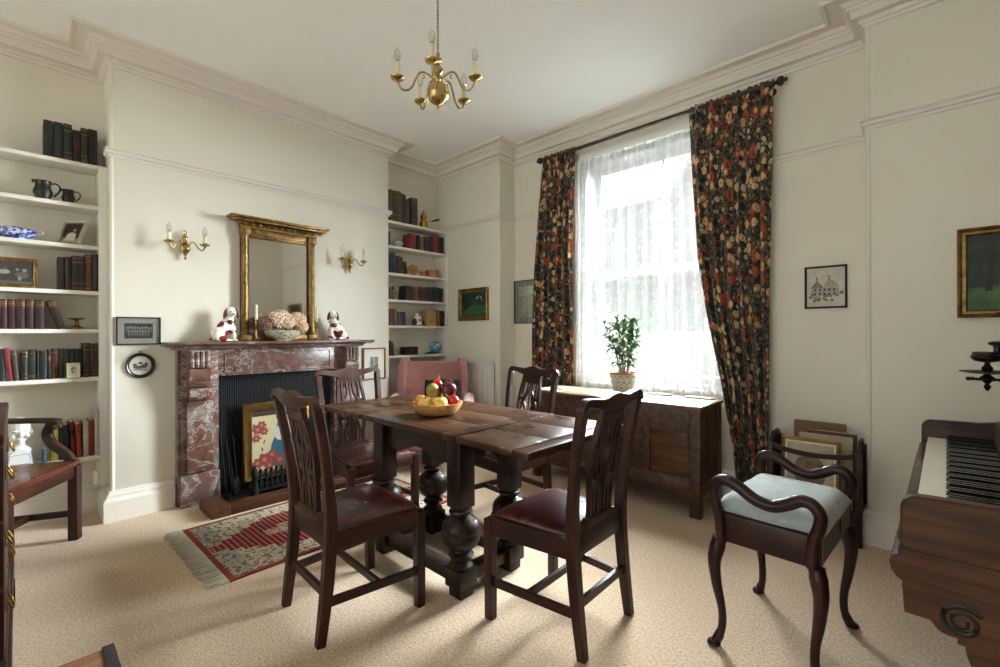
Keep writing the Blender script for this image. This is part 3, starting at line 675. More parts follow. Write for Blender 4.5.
for y in (-.42, .413): m.b2(.098, .106, y, y + .007, .955, 1.112, .002)
m.build('frieze', MARBLE, fp)
for s in (-1, 1):
    y0, y1 = (-.712, -.462) if s < 0 else (.462, .712)
    m = MB(); m.b2(0, .07, -.712 if s < 0 else .69, -.69 if s < 0 else .712, 0, 1.137); m.b2(0, .10, min(s * .46, s * .692), max(s * .46, s * .692), .235, 1.137, .003)
    m.b2(.09, .118, min(s * .50, s * .665), max(s * .50, s * .665), .245, .76, .004)
    m.build('jamb', MARBLE, fp)
    m = MB(); m.b2(0, .122, min(s * .455, s * .705), max(s * .455, s * .705), 0, .233, .004); m.build('plinth', MARBLE, fp)
    yc = s * .597
    m = MB(); m.prism([(.1, 1.137), (.172, 1.137), (.172, 1.01), (.1, 1.01)], .135, frame_m((0, yc, 0), (1, 0, 0), (0, 0, 1)))
    for k in range(4): m.lathe([(0, 1.012), (.0155, 1.012), (.0155, 1.128), (0, 1.128)], (.172, yc - .0485 + k * .0323, 0), seg=14)
    m.prism(bez2([(.1, 1.005), (.165, 1.003), (.182, .975), (.172, .93), (.145, .89), (.135, .868), (.1, .865)], 5), .13, frame_m((0, yc, 0), (1, 0, 0), (0, 0, 1)))
    m.prism(bez2([(.1, .86), (.14, .858), (.15, .83), (.14, .79), (.118, .76), (.1, .752)], 5), .115, frame_m((0, yc, 0), (1, 0, 0), (0, 0, 1)))
    m.build('corbel', MARBLE, fp, smooth=40)
m = MB(); n = 230
pf = [(.014 + (.005 if (i // 2) % 2 else 0), -.462 + .924 * i / n) for i in range(n + 1)]
m.rings([[Vector((x, y, 0.0)) for x, y in pf] + [Vector((.001, .462, 0)), Vector((.001, -.462, 0))], [Vector((x, y, .936)) for x, y in pf] + [Vector((.001, .462, .936)), Vector((.001, -.462, .936))]])
m.build('iron_panel', plain('black_painted_iron', '15191f', .5, .1, var=.1), fp, smooth=0)
m = MB(); m.b2(.022, .4, -.452, .452, 0, .012, .002); m.b2(.1235, .4, -.488, .488, 0, .0119, .002); m.build('hearth_slab', plain('slate_hearth', '2a2a2c', .5), fp)
kb = thing('hearth_kerb', 'low wooden hearth kerb in front of the marble fireplace', 'fender', (0, .45, 0))
kwd = wood('kerb_wood', '2a160c', '452615', '5e3820', .45, 'y')
m = MB(); m.b2(.402, .502, -.49, .51, 0, .068, .006); m.build('front_rail', kwd, kb)
for y in (-.552, .572):
    m = MB(); m.b2(.2, .504, y - .06, y + .06, 0, .07, .006); m.build('end_block', wood('kerb_wood', '2a160c', '452615', '5e3820', .45, 'x'), kb)
# fire screen
fs = thing('fire_screen', 'brass-framed fire screen painted with a blue vase and red flowers', 'fire screen', (.075, .42, .0125), rot=(0, 0, PI / 2))
def frame_ring(mb, w, h, prof):
    """closed picture-frame moulding; local x right, z up, faces -y. prof = (inset, out)"""
    R = []
    for sx, sz in ((-1, -1), (1, -1), (1, 1), (-1, 1)):
        R.append([Vector((sx * (w / 2 - d), -o, sz * (h / 2 - d))) for d, o in prof])
    return mb.rings(R, cap=False, closed=True)
m = MB(); fr = MB(); frame_ring(fr, .52, .62, [(0, 0), (0, .015), (.012, .02), (.03, .012), (.062, .014), (.068, .01), (.068, 0)])
o = fr.build('frame', OLDBRASS, fs); o.location = (0, 0, .375)
m = MB()
for x in (-.2, .2): m.box((x, 0, .04 - .03), (.03, .09, .02), bev=.005); m.box((x, -.006, .045), (.025, .012, .06))
m.build('foot', OLDBRASS, fs)
CRM = plain('screen_cream', 'b9ae88', .6, var=.05); 
m = MB(); m.b2(-.2, .2, -.006, 0, .12, .625); m.mi = 0
def disc(mb, x, z, rx, rz, y, n=14, rot=0):
    c, s = math.cos(rot), math.sin(rot)
    mb.poly([(rx * math.cos(2 * PI * k / n) * c - rz * math.sin(2 * PI * k / n) * s, rx * math.cos(2 * PI * k / n) * s + rz * math.sin(2 * PI * k / n) * c) for k in range(n)], frame_m((x, y, z), (1, 0, 0), (0, 0, 1)))
m.mi = 6; m.poly([(-.2, .575), (.2, .575), (.2, .625), (-.2, .625)], frame_m((0, -.0065, 0), (1, 0, 0), (0, 0, 1)))
m.mi = 1; m.poly(bez2([(-.07, .12), (-.1, .2), (-.11, .3), (-.085, .38), (-.055, .42)], 5) + bez2([(-.055, .42), (-.06, .5), (-.01, .545), (.03, .5), (.04, .42)], 5) + bez2([(.04, .42), (.08, .36), (.1, .27), (.085, .18), (.06, .12)], 5), frame_m((.06, -.0068, 0), (1, 0, 0), (0, 0, 1)))
m.mi = 2; disc(m, .02, .42, .04, .06, -.0072); disc(m, .02, .41, .022, .04, -.0074)
m.mi = 5; disc(m, .06, .46, .035, .05, -.0073)
rnd = random.Random(3)
m.mi = 3
for k in range(46):
    x = rnd.uniform(-.19, .19); z = rnd.uniform(.13, .56)
    if abs(x - .05) < .1 and .25 < z < .5: continue
    if z > .3 and x > -.08 and k % 3: continue
    disc(m, x, z, .006, .02, -.0070 - k * 2e-5, 8, rnd.uniform(-1.2, 1.2))
for k, (x, z, r) in enumerate([(-.15, .47, .045), (-.12, .5, .04), (-.1, .45, .035), (-.16, .4, .035), (-.1, .22, .06), (-.04, .25, .045), (-.15, .2, .045), (.02, .2, .05), (-.06, .17, .045), (.15, .2, .05), (.14, .47, .04)]):
    m.mi = 4
    for q in range(6): disc(m, x + r * .55 * math.cos(q * 1.05), z + r * .55 * math.sin(q * 1.05), r * .42, r * .34, -.0082 - k * 3e-5 - q * 4e-6, 9, q)
    m.mi = 7; disc(m, x, z, r * .3, r * .3, -.0088 - k * 1e-5, 8)
m.build('painted_panel', [CRM, plain('screen_blue', '1f4f63', .6), plain('screen_white', 'b0b3ad', .6), plain('screen_green', '24584a', .6), plain('screen_red', '87362f', .6), plain('screen_deep_blue', '1d3f78', .6), plain('screen_top_brown', '2f2213', .5), plain('screen_pink', 'a8665a', .6)], fs, smooth=0, recalc=False)
# iron fire basket with turned spindles
ib = thing('fire_basket', 'black iron fire basket with turned spindles behind the hearth kerb', 'fire basket', (.30, .45, .0125))
def spindle(mb, x, y, z0, h, r):
    mb.lathe([(0, z0), (r * .6, z0), (r, z0 + h * .12), (r * .5, z0 + h * .22), (r * .9, z0 + h * .36), (r * .5, z0 + h * .5), (r * .9, z0 + h * .64), (r * .5, z0 + h * .78), (r * .5, z0 + h * .84), (r, z0 + h * .92), (0, z0 + h)], (x, y, 0), seg=10)
m = MB(); m.b2(-.02, .02, -.27, .27, .045, .062); m.b2(-.16, -.02, -.25, .25, .05, .06); m.build('grate', IRON, ib, smooth=0)
m = MB(); m.b2(-.012, .012, -.27, .27, .15, .165, .002); m.build('top_rail', IRON, ib)
for k in range(13):
    m = MB(); spindle(m, 0, -.234 + k * .039, .062, .15, .014); m.build('spindle', IRON, ib, smooth=60)
for s in (-1, 1):
    m = MB(); m.lathe([(0, 0), (.055, 0), (.06, .01), (.045, .02), (.03, .03), (.022, .05), (.03, .07), (.018, .09), (.02, .16), (.028, .17), (.02, .18), (.024, .2), (.014, .225), (0, .23)], (.02, s * .28, 0), seg=20); m.build('post', IRON, ib, smooth=60)
    m = MB(); m.b2(-.16, -.145, s * .23 - .01, s * .23 + .01, 0, .2); m.build('rear_leg', IRON, ib, smooth=0)
def iron(name, label, cat, p0, p1, kind):
    t = thing(name, label, cat, p0, group='fire irons leaning in the fireplace'); v = Vector(p1) - Vector(p0); L = v.length; q = v.to_track_quat('Z', 'Y').to_matrix().to_4x4()
    t.rotation_euler = q.to_euler()
    m = MB(); m.tube([(0, 0, .0), (0, 0, L * .8)], .005, 8); m.build('shaft', IRON, t)
    m = MB(); m.lathe([(0, L * .8), (.008, L * .8), (.01, L * .86), (.006, L * .92), (.011, L * .96), (0, L)], seg=12); m.build('handle', IRON, t)
    if kind == 'shovel': m = MB(); m.prism([(-.03, .0), (.03, .0), (.028, .1), (.01, .13), (-.01, .13), (-.028, .1)], .006, Matrix.Rotation(PI / 2, 4, 'X')); m.build('pan', IRON, t, smooth=0)
    if kind == 'tongs': m = MB(); m.tube(bez([(.0, .02, L * .78), (0, .035, L * .4), (0, .012, 0)], 5), .004, 8); m.build('tong_arm', IRON, t)
iron('poker', 'black iron poker, leftmost of the fire irons leaning in the fireplace', 'poker', (.19, .022, .0135), (.042, .012, .5), 'poker')
iron('fire_tongs', 'black fire tongs standing between the poker and the shovel', 'tongs', (.15, .072, .0135), (.042, .05, .46), 'tongs')
iron('fire_shovel', 'black fire shovel nearest the basket among the fire irons', 'shovel', (.11, .122, .0135), (.042, .10, .46), 'shovel')

# ------------------------------------------------------------------ fringed rug
RX0, RX1, RY0, RY1 = .535, 1.43, -.335, 1.19
rg = thing('rug', 'small red and cream patterned rug with pale fringe before the fireplace', 'rug', ((RX0 + RX1) / 2, (RY0 + RY1) / 2, 0), .02)
def mk_rug():
    t = NT('patterned_rug'); v = t.coord('Object'); xyz = t.sep(v); ax = t.math('ABSOLUTE', xyz[0]); ay = t.math('ABSOLUTE', xyz[1])
    vo = t.vor(t.coord('Object', (25, 23, 0)), 1, rnd=.5); d = vo.outputs['Distance']; cs = t.sep(vo.outputs['Color'])
    mot = t.ramp(t.math('ADD', d, t.math('MULTIPLY', t.noise(v, 90, 2).outputs[0], .16)), [(.0, '6e1f2a'), (.2, 'b8a58c'), (.28, '33404e'), (.36, '8a3038'), (.42, 'c7bda6'), (.6, 'bfb49c')], 'CONSTANT')
    n = t.noise(v, 55, 3); c = t.mix(t.ramp(n.outputs[0], [(.5, 0.0), (.62, .75)]), mot, '5a5b5e')
    # bluish guard band at the ends
    c = t.mix(t.math('MULTIPLY', t.math('GREATER_THAN', ay, .62), .35), c, '4b5866')
    # stepped medallion
    st = t.math('MULTIPLY', t.math('FLOOR', t.math('MULTIPLY', ax, 22)), 1 / 22)
    med = t.math('ADD', t.math('MULTIPLY', st, 1 / .27), t.math('MULTIPLY', t.math('MAXIMUM', t.math('SUBTRACT', ay, .3), 0), 1 / .42))
    sm = t.vor(t.coord('Object', (34, 34, 0)), 1, rnd=0)
    mc = t.ramp(sm.outputs['Distance'], [(.0, 'c9a890'), (.2, '8c2f35'), (.44, '5e222c')], 'CONSTANT')
    c = t.mix(t.math('LESS_THAN', med, 1), c, mc)
    inn = t.math('ADD', t.math('MULTIPLY', st, 1 / .12), t.math('MULTIPLY', t.math('MAXIMUM', t.math('SUBTRACT', ay, .16), 0), 1 / .26))
    c = t.mix(t.math('LESS_THAN', inn, 1), c, t.mix(t.ramp(t.noise(v, 40, 3).outputs[0], [(.45, 0.0), (.6, .8)]), 'b8a68c', '7b3a3a'))
    b = t.math('MAXIMUM', t.math('SUBTRACT', ax, (RX1 - RX0) / 2), t.math('SUBTRACT', ay, (RY1 - RY0) / 2))
    c = t.mix(t.math('GREATER_THAN', b, -.035), c, '87403a'); c = t.mix(t.math('GREATER_THAN', b, -.008), c, '6b2a2a')
    t.p(Base_Color=c, Roughness=.95, Specular_IOR_Level=.1); t.bump(n.outputs[0], .4, .004); return t.m
hx_, hy_ = (RX1 - RX0) / 2, (RY1 - RY0) / 2
m = MB(); m.b2(-hx_, hx_, -hy_, hy_, .0005, .006, .002); m.build('rug_field', mk_rug(), rg)
FRG = plain('fringe_cotton', 'b9b4a2', .9, var=.1, sc_=40)
for s in (-1, 1):
    m = MB(); r2 = random.Random(5 + s)
    for k in range(150):
        x = -hx_ + .004 + (2 * hx_ - .008) * k / 149; L = r2.uniform(.07, .1); w = r2.uniform(-.03, .03); y = s * hy_
        m.strip([(x, y - s * .004, .006), (x + w * .4, y + s * L * .5, r2.uniform(.005, .009)), (x + w, y + s * L, .003)], [.006, .007, .003], .004, (1, 0, 0))
    o = m.build('fringe', FRG, rg); o['kind'] = 'stuff'

# ------------------------------------------------------------------ overmantel mirror
mr = thing('overmantel_mirror', 'gilt pillared overmantel mirror standing on the marble mantelpiece', 'mirror', (.003, .462, 1.197), PI / 2)
MIR = NT('mirror_silver'); MIR.p(Base_Color=(.86, .85, .84, 1), Metallic=1.0, Roughness=.045); MIR = MIR.m
m = MB(); m.b2(-.232, .232, -.02, -.014, .045, .838); m.build('mirror_glass', MIR, mr, smooth=0)
m = MB(); m.b2(-.295, .295, -.013, 0, .0, .93); m.build('back_board', plain('backing_board', '4a3a28', .8), mr, smooth=0)
for s in (-1, 1):
    m = MB(); x = s * .27
    m.b2(x - .04, x + .04, -.068, -.0135, 0, .05, .004); m.lathe([(.034, .05), (.036, .055), (.03, .065), (.027, .075), (.026, .4), (.025, .8), (.029, .815), (.026, .822), (.034, .84), (.034, .85)], (x, -.038, 0), seg=20); m.b2(x - .036, x + .036, -.068, -.0135, .85, .905, .004)
    m.build('column', GILT, mr, smooth=50)
m = MB(); m.b2(-.23, .23, -.055, -.0135, 0, .046, .006); m.build('base_rail', GILT, mr)
m = MB(); m.b2(-.23, .23, -.045, -.0135, .836, .905, .004); m.b2(-.2, .2, -.05, -.04, .85, .892, .006); m.build('frieze', GILT, mr)
m = MB(); pr_ = [(0.0135, .905), (.06, .905), (.06, .945), (.075, .95), (.11, .955), (.118, .966), (.13, .97), (.132, .985), (.0135, .985)]
m.rings([[Vector((x * (1 if True else 1), -d, z)) for d, z in pr_] for x in (-.31, .31)]); m.b2(-.395, .395, -.136, -.0135, .968, .986, .004); m.b2(-.375, .375, -.115, -.0135, .95, .968, .004)
for k in range(13): m.ell((-.33 + k * .055, -.075, .932), .0125, seg=10, rg=6)
m.build('cornice', GILT, mr, smooth=40)

# ------------------------------------------------------------------ brass wall lights and chandelier
def candle_lamp(par, x, y, z, mat=BRASS, dz=0):
    m = MB(); m.lathe([(0, -.012), (.006, -.012), (.01, -.004), (.024, .0), (.033, .008), (.034, .012), (.02, .008), (.013, .012), (.014, .024), (0, .024)], (x, y, z), seg=20); m.build('drip_pan', mat, par, smooth=50)
    m = MB(); m.lathe([(0, .02), (.0125, .02), (.0125, .082), (.01, .085), (0, .085)], (x, y, z + dz), seg=14); m.build('candle_tube', CREAMW, par)
    m = MB(); m.lathe([(0, .085), (.008, .085), (.0135, .098), (.016, .115), (.0135, .132), (.007, .146), (.002, .156), (0, .157)], (x, y, z + dz), seg=14); b = m.build('bulb', BULBG, par, smooth=170)
    m = MB(); m.tube([(x - .004, y, z + dz + .09), (x - .002, y, z + dz + .118), (x + .002, y, z + dz + .118), (x + .004, y, z + dz + .09)], .0008, 5); m.lathe([(0, .084), (.006, .084), (.005, .094), (0, .095)], (x, y, z + dz), seg=8); m.build('filament', plain('lamp_filament', '8a7a60', .4, .5), b)
def wall_light(label, y, z=1.9):
    t = thing('wall_light', label, 'wall light', (0.001, y, z), PI / 2, group='brass wall lights')
    m = MB(); m.lathe([(0, -.1), (.004, -.098), (.011, -.088), (.006, -.078), (.012, -.068), (.008, -.06), (.022, -.048), (.033, -.03), (.035, -.015), (.026, .0), (.015, .012), (.022, .02), (.014, .03), (.017, .05), (.02, .066), (.01, .078), (.012, .084), (0, .09)], (0, -.03, 0), seg=22); m.build('body', BRASS, t, smooth=60)
    m = MB(); m.tube([(.012 * math.cos(k * PI / 6), -.03, .1 + .012 * math.sin(k * PI / 6)) for k in range(12)], .003, 8, closed=True, up=(0, 1, 0)); m.build('finial_ring', BRASS, t)
    m = MB(); m.lathe([(0, 0), (.028, 0), (.026, .006), (.012, .01), (0, .01)], (0, 0, -.02), rot=(PI / 2, 0, 0), seg=20); m.build('wall_plate', BRASS, t)
    for s in (-1, 1):
        m = MB(); m.tube(bez([(s * .015, -.035, -.012), (s * .03, -.05, .025), (s * .05, -.065, .028), (s * .072, -.08, -.012), (s * .094, -.09, -.028), (s * .11, -.095, -.004)], 6), .0055, 8); m.build('arm', BRASS, t, smooth=60)
        candle_lamp(t, s * .11, -.095, .006, dz=-.012)
wall_light('brass two-candle wall light to the left of the gilt mirror', -.205)
wall_light('brass two-candle wall light to the right of the gilt mirror', 1.10, 1.925)

cl = thing('chandelier', 'five-arm brass chandelier with candle bulbs hanging from the ceiling', 'chandelier', (2.241, .381, 2.445))
m = MB(); m.lathe([(0, -.085), (.006, -.082), (.009, -.074), (.004, -.066), (.012, -.058), (.03, -.05), (.046, -.035), (.055, -.012), (.056, .008), (.048, .03), (.03, .044), (.014, .05), (.014, .06), (.022, .066), (.022, .074), (.012, .08), (.012, .09), (.026, .1), (.03, .112), (.02, .126), (.01, .135), (.009, .15), (.02, .158), (.02, .168), (.008, .176), (.011, .19), (.006, .2), (0, .202)], seg=28); m.build('stem', BRASS, cl, smooth=60)
for k in range(5):
    a = -.8166 + k * 2 * PI / 5; c_, s_ = math.cos(a), math.sin(a)
    m = MB(); m.tube([(r * c_, r * s_, z) for r, z in [(q.x, q.y) for q in bez([(.018, .062, 0), (.05, .085, 0), (.085, .088, 0), (.108, .055, 0), (.128, .008, 0), (.155, -.012, 0), (.182, -.005, 0), (.197, .028, 0)], 6)]], .0052, 10); m.build('arm', BRASS, cl, smooth=60)
    m = MB(); m.tube([(r * c_, r * s_, z) for r, z in [(.075 + (.014 - .0035 * q) * math.cos(q * .8 + 1.5), .062 + (.014 - .0035 * q) * math.sin(q * .8 + 1.5)) for q in [i * .25 for i in range(15)]]], .003, 8); m.build('scroll', BRASS, cl)
    candle_lamp(cl, .197 * c_, .197 * s_, .032)
m = MB()
for k in range(27):
    z = .213 + k * .0205; q = k % 2
    m.tube([((.0055 * math.cos(j * PI / 5)) * (1 - q), (.0055 * math.cos(j * PI / 5)) * q, z + .0135 * math.sin(j * PI / 5)) for j in range(10)], .0016, 6, closed=True, up=(q, 1 - q, 0))
m.build('chain', OLDBRASS, cl)
m = MB(); m.lathe([(0, .735), (.01, .735), (.04, .745), (.045, .754), (0, .7545)], seg=24); m.build('ceiling_rose', BRASS, cl)

# ------------------------------------------------------------------ things on the mantelpiece
MZ_ = 1.197
for y, lb in ((.245, 'slim brass candlestick with cream candle, left end of the mirror base'), (.735, 'slim brass candlestick with cream candle, right end of the mirror base')):
    t = thing('candlestick', lb, 'candlestick', (.135, y, MZ_), group='brass candlesticks on the mantelpiece')
    m = MB(); m.lathe([(0, 0), (.036, 0), (.037, .004), (.028, .01), (.012, .014), (.007, .022), (.005, .06), (.006, .1), (.01, .112), (.024, .116), (.025, .119), (.008, .122), (.007, .135), (.012, .142), (.012, .152), (.009, .158), (.012, .166), (0, .168)], seg=20); m.build('stick', BRASS, t, smooth=50)
    m = MB(); m.lathe([(0, .166), (.0095, .166), (.009, .285), (.006, .288), (0, .288)], seg=14); m.build('candle', CREAMW, t); m = MB(); m.tube([(0, 0, .287), (.001, 0, .297)], .001, 5); m.build('wick', BLACKP, t)
fbw = thing('flower_bowl', 'oval cream and green china bowl on the mantelpiece before the mirror', 'bowl', (.135, .45, MZ_))
def mk_china(name, base, c1, c2, sc_=30):
    t = NT(name); v = t.coord(); vo = t.vor(v, sc_); n = t.noise(v, sc_ * .8, 3)
    c = t.mix(t.math('LESS_THAN', vo.outputs['Distance'], .3), base, c1); c = t.mix(t.ramp(n.outputs[0], [(.55, 0.0), (.6, .8)]), c, c2)
    t.p(Base_Color=c, Roughness=.18, Coat_Weight=.3); return t.m
m = MB(); m.lathe([(0, 0), (.06, 0), (.066, .01), (.07, .016), (.11, .03), (.138, .05), (.146, .075), (.15, .085), (.144, .087), (.134, .075), (.1, .045), (0, .036)], seg=36, sx=.47); m.build('bowl_body', mk_china('green_cream_china', 'a9a48c', '5f6d5c', '7d7658', 34), fbw, smooth=60)
def mk_petal(name, a, b, c_):
    t = NT(name); n = t.noise(t.coord(), 26, 3); t.p(Base_Color=t.ramp(n.outputs[0], [(.3, a), (.5, b), (.7, c_)]), Roughness=.8); return t.m
PT = [mk_petal('dried_petal_pale', 'c4a88f', 'ead6bd', 'd6aa9a'), mk_petal('dried_petal_mauve', '6a4c48', '8a6a63', 'a08070')]
for i, (dy, dz, r, dx, k, lb) in enumerate([(-.135, .15, .062, 0, 1, 'dark mauve dried hydrangea head at the left of the mantel flower bowl'), (-.05, .18, .07, .01, 0, 'pale pink hydrangea head left of centre in the flower bowl'), (.02, .17, .066, .02, 0, 'cream hydrangea head in the middle of the flower bowl'), (.115, .185, .068, 0, 0, 'peach hydrangea head at the right of the flower bowl'), (.0, .215, .055, -.03, 0, 'cream hydrangea head at the back of the flower bowl'), (.15, .125, .05, .01, 0, 'small beige hydrangea head drooping over the right rim of the flower bowl')]):
    t = thing('hydrangea', lb, 'flower', (.135 + dx, .45 + dy, MZ_ + dz - .012), group='hydrangeas in the mantel bowl'); r1 = random.Random(i + 20); m = MB()
    N_ = 60
    for q in range(N_):
        z = 1 - 1.75 * (q + .5) / N_; a = q * 2.39996; rr = math.sqrt(max(0, 1 - z * z)); d = Vector((rr * math.cos(a), rr * math.sin(a), z * .85)); ctr = d * r * r1.uniform(.9, 1.05)
        u = d.orthogonal().normalized(); w_ = d.cross(u).normalized(); rot = r1.uniform(0, 6)
        for p_ in range(4):
            b_ = rot + p_ * PI / 2; e1 = u * math.cos(b_) + w_ * math.sin(b_); e2 = u * -math.sin(b_) + w_ * math.cos(b_); s = r * .26
            m.quad(ctr, ctr + e1 * s + e2 * s * .6 + d * s * .5, ctr + e1 * s * 1.6 + d * s * .1, ctr + e1 * s - e2 * s * .6 + d * s * .5)
    m.ell((0, 0, 0), (r * .6, r * .6, r * .5), seg=14, rg=8); m.build('flower_head', PT[k], t, smooth=0, recalc=False)
    m = MB(); m.tube([(0, 0, -r * .5), (-dx * .5, -dy * .35, -dz + .075)], .003, 6); m.build('stem', GSTEM, t)
# Staffordshire-style spaniels
def mk_spaniel():
    t = NT('russet_white_china'); v = t.coord(); vo = t.vor(t.coord('Object', (1.1, 1, 1.15)), 15, rnd=.8); n = t.noise(v, 30, 3)
    f = t.math('ADD', vo.outputs['Distance'], t.math('MULTIPLY', n.outputs[0], .3))
    z = t.sep(v)[2]; c = t.mix(t.math('MULTIPLY', t.math('LESS_THAN', f, .60), t.math('LESS_THAN', z, .165)), 'e6e2d8', '6a2420')
    t.p(Base_Color=c, Roughness=.12, Coat_Weight=.4); return t.m
SPAN = mk_spaniel(); RUSS = plain('russet_china', '6a2420', .12, var=.1); CHW = plain('china_white', 'e6e2d8', .12, var=.02)
def spaniel(label, y, s):
    """sits side-on; s=+1 chest towards +y (right), head turned to the room"""
    t = thing('china_spaniel', label, 'figurine', (.11, y, MZ_), group='pair of china spaniels')
    m = MB(); e = m.ell
    e((0, -.035 * s, .06), (.045, .058, .06)); e((0, -.005 * s, .105), (.042, .05, .07), (-.5 * s, 0, 0)); e((0, .025 * s, .13), (.038, .038, .065)); e((0, .035 * s, .18), (.03, .03, .04))
    e((.008, .04 * s, .222), (.036, .038, .038)); e((.04, .045 * s, .206), (.024, .022, .018)); e((.005, .04 * s, .25), (.026, .03, .015))
    e((.018, .058 * s, .06), (.017, .018, .065)); e((-.018, .055 * s, .06), (.017, .018, .065)); e((.024, .068 * s, .01), (.018, .022, .011)); e((-.016, .066 * s, .01), (.018, .022, .011))
    e((.038, -.045 * s, .045), (.02, .042, .042)); e((.045, -.005 * s, .012), (.016, .035, .012)); e((.02, -.085 * s, .02), (.018, .03, .014)); e((0, -.01 * s, .006), (.05, .085, .007))
    m.build('body', SPAN, t, smooth=170, mods=[('REMESH', dict(mode='VOXEL', voxel_size=.0045)), ('SMOOTH', dict(factor=.6, iterations=6))])
    for q in (-1, 1):
        m = MB(); m.ell((.012, .04 * s + q * .04, .213), (.018, .011, .04), (q * .22, 0, 0)); m.build('ear', RUSS, t, smooth=170)
        m = MB(); m.ell((.041, .045 * s + q * .013, .228), .0045, seg=8, rg=6); m.build('eye', BLACKP, t, smooth=170)
    m = MB(); m.ell((.064, .046 * s, .209), (.006, .009, .006), seg=8, rg=6); m.build('nose', BLACKP, t, smooth=170)
    m = MB(); m.tube([(.048 * math.cos(a) * .95, .03 * s + .043 * math.sin(a), .158 + .012 * math.cos(a + (0 if s > 0 else 0)) * -1) for a in [k * PI / 10 for k in range(20)]], .0028, 6, closed=True); m.build('collar', BLACKP, t)
    m = MB(); m.ell((.05, .035 * s, .14), (.006, .006, .009), seg=8, rg=6); m.build('padlock', GOLDLEAF, t)
spaniel('russet and white china spaniel on the left end of the mantelpiece', .03, 1)
spaniel('russet and white china spaniel on the right end of the mantelpiece', .93, -1)
# ------------------------------------------------------------------ fitted alcove bookcases
LZ = [2.412, 2.132, 1.858, 1.549, 1.289, .963, .424]; RZS = [2.44, 2.178, 1.893, 1.613, 1.338, 1.018]
XF = -.14; XF2 = -.075; SE = -.668
bc = thing('alcove_bookcase', 'white fitted bookcase of seven shelves in the alcove left of the fireplace', 'bookcase', (0, BL, 0))
for z in LZ:
    m = MB(); m.b2(XA + .001, XF, -1.3, -.047, z - .026, z, .002); m.build('shelf', SHELFP, bc)
m = MB(); m.b2(XA + .001, XF, -.0465, -.001, .21, LZ[0], .002); m.build('upright', SHELFP, bc)
m = MB(); m.b2(XA + .001, XF, -1.328, -1.301, .0, LZ[0], .002); m.build('upright', SHELFP, bc)
bc2 = thing('alcove_bookcase', 'white fitted bookcase of six shelves in the alcove right of the fireplace', 'bookcase', (0, BR, 0))
for z in RZS:
    m = MB(); m.b2(XB + .001, XF2, .001, .829, z - .026, z, .002); m.build('shelf', SHELFP, bc2)
m = MB(); m.b2(XB + .001, XF2, .83, .858, .21, RZS[0], .002); m.build('upright', SHELFP, bc2)

# ------------------------------------------------------------------ books
CN = {'1c211c': 'blackish green', '23251f': 'black', '1d2b2c': 'dark teal', '3a1a1c': 'maroon', '33281a': 'dark brown', '201d1a': 'black', '2b2320': 'dark brown', '4a3222': 'brown', '26282a': 'charcoal', '6a2f22': 'russet',
      '3c1620': 'maroon', '40181f': 'maroon', '5e3a27': 'brown', '1c2433': 'navy', '2d3a4a': 'slate blue', '9a2236': 'crimson', '4a3426': 'brown', '171717': 'black', '1f2a24': 'dark green', '463224': 'brown', '1d2a2e': 'dark teal', '24272f': 'navy', '5b3420': 'russet brown', '45432c': 'olive', '2e2e24': 'dark olive',
      'b5a64a': 'yellow', '8e1f24': 'red', 'a33a32': 'red', 'd9cfb8': 'cream', 'd8d4cc': 'white', '2f4a63': 'blue', '6b5a40': 'tan', 'b79a66': 'tan', '8c6b3f': 'light brown', '5a4a38': 'faded brown', '7c2a25': 'red', '365046': 'green', '3b2622': 'dark brown', 'a4552a': 'orange brown', 'c24a38': 'scarlet'}
PAGES = PAPER
_bk = {}
def bookmat(c):
    if c not in _bk:
        t = NT('book_cloth_' + c); n = t.noise(t.coord(), 25, 4); n2 = t.noise(t.coord(), 160, 2); col = lin(c)
        t.p(Base_Color=t.ramp(n.outputs[0], [(.3, tuple(x * .55 for x in col[:3]) + (1,)), (.72, tuple(min(1, x * .9 + .002) for x in col[:3]) + (1,))]), Roughness=.6); t.bump(n2.outputs[0], .1, .002); _bk[c] = t.m
    return _bk[c]
def book(y0, y1, h, c, z, xf, depth, label, group, lean=0, bands=0, shift=0, tag_=None):
    w = max(.008, (y1 - y0) - .0015); z += .0008; t = thing('book', label, 'book', (xf - shift, (y0 + y1) / 2, z), rot=(lean, 0, 0), group=group)
    if lean: t.location.y = (y0 if lean > 0 else y1) + (-1 if lean < 0 else 1) * (w / 2); t.location.z = z + .5 * w * math.sin(abs(lean)) + .0004
    b = .0025; m = MB()
    n = 5; sp = [(-.0045 + .0045 * math.cos(PI * (k / n - .5)), -w / 2 + w * k / n) for k in range(n + 1)]
    inner = [(-.007, w / 2 - b), (-.007, -w / 2 + b)]
    out = [(-depth, -w / 2)] + sp + [(-depth, w / 2), (-depth, w / 2 - b)] + inner + [(-depth, -w / 2 + b)]
    m.rings([[Vector((x, y, q)) for x, y in out] for q in (0, h)])
    mats = [bookmat(c), GOLDLEAF]
    if bands:
        m.mi = 1
        for q in ([.06, .2, .8, .93] if bands == 2 else [.12, .86] if bands == 1 else [.78, .84, .9]):
            m.rings([[Vector((x + .0012, y * .995, zz)) for x, y in sp] + [Vector((-.004, w / 2 * .9, zz)), Vector((-.004, -w / 2 * .9, zz))] for zz in (h * q, h * q + .004)])
    if tag_:
        mats.append(bookmat(tag_)); m.mi = len(mats) - 1
        m.rings([[Vector((x + .0012, y * .97, zz)) for x, y in sp] + [Vector((-.004, w / 2 * .9, zz)), Vector((-.004, -w / 2 * .9, zz))] for zz in (h * .62, h * .78)])
    m.build('cover', mats, t, smooth=50)
    m = MB(); m.b2(-depth + .004, -.007, -w / 2 + b, w / 2 - b, .003, h - .004); m.build('pages', PAGES, t, smooth=0)
    return t
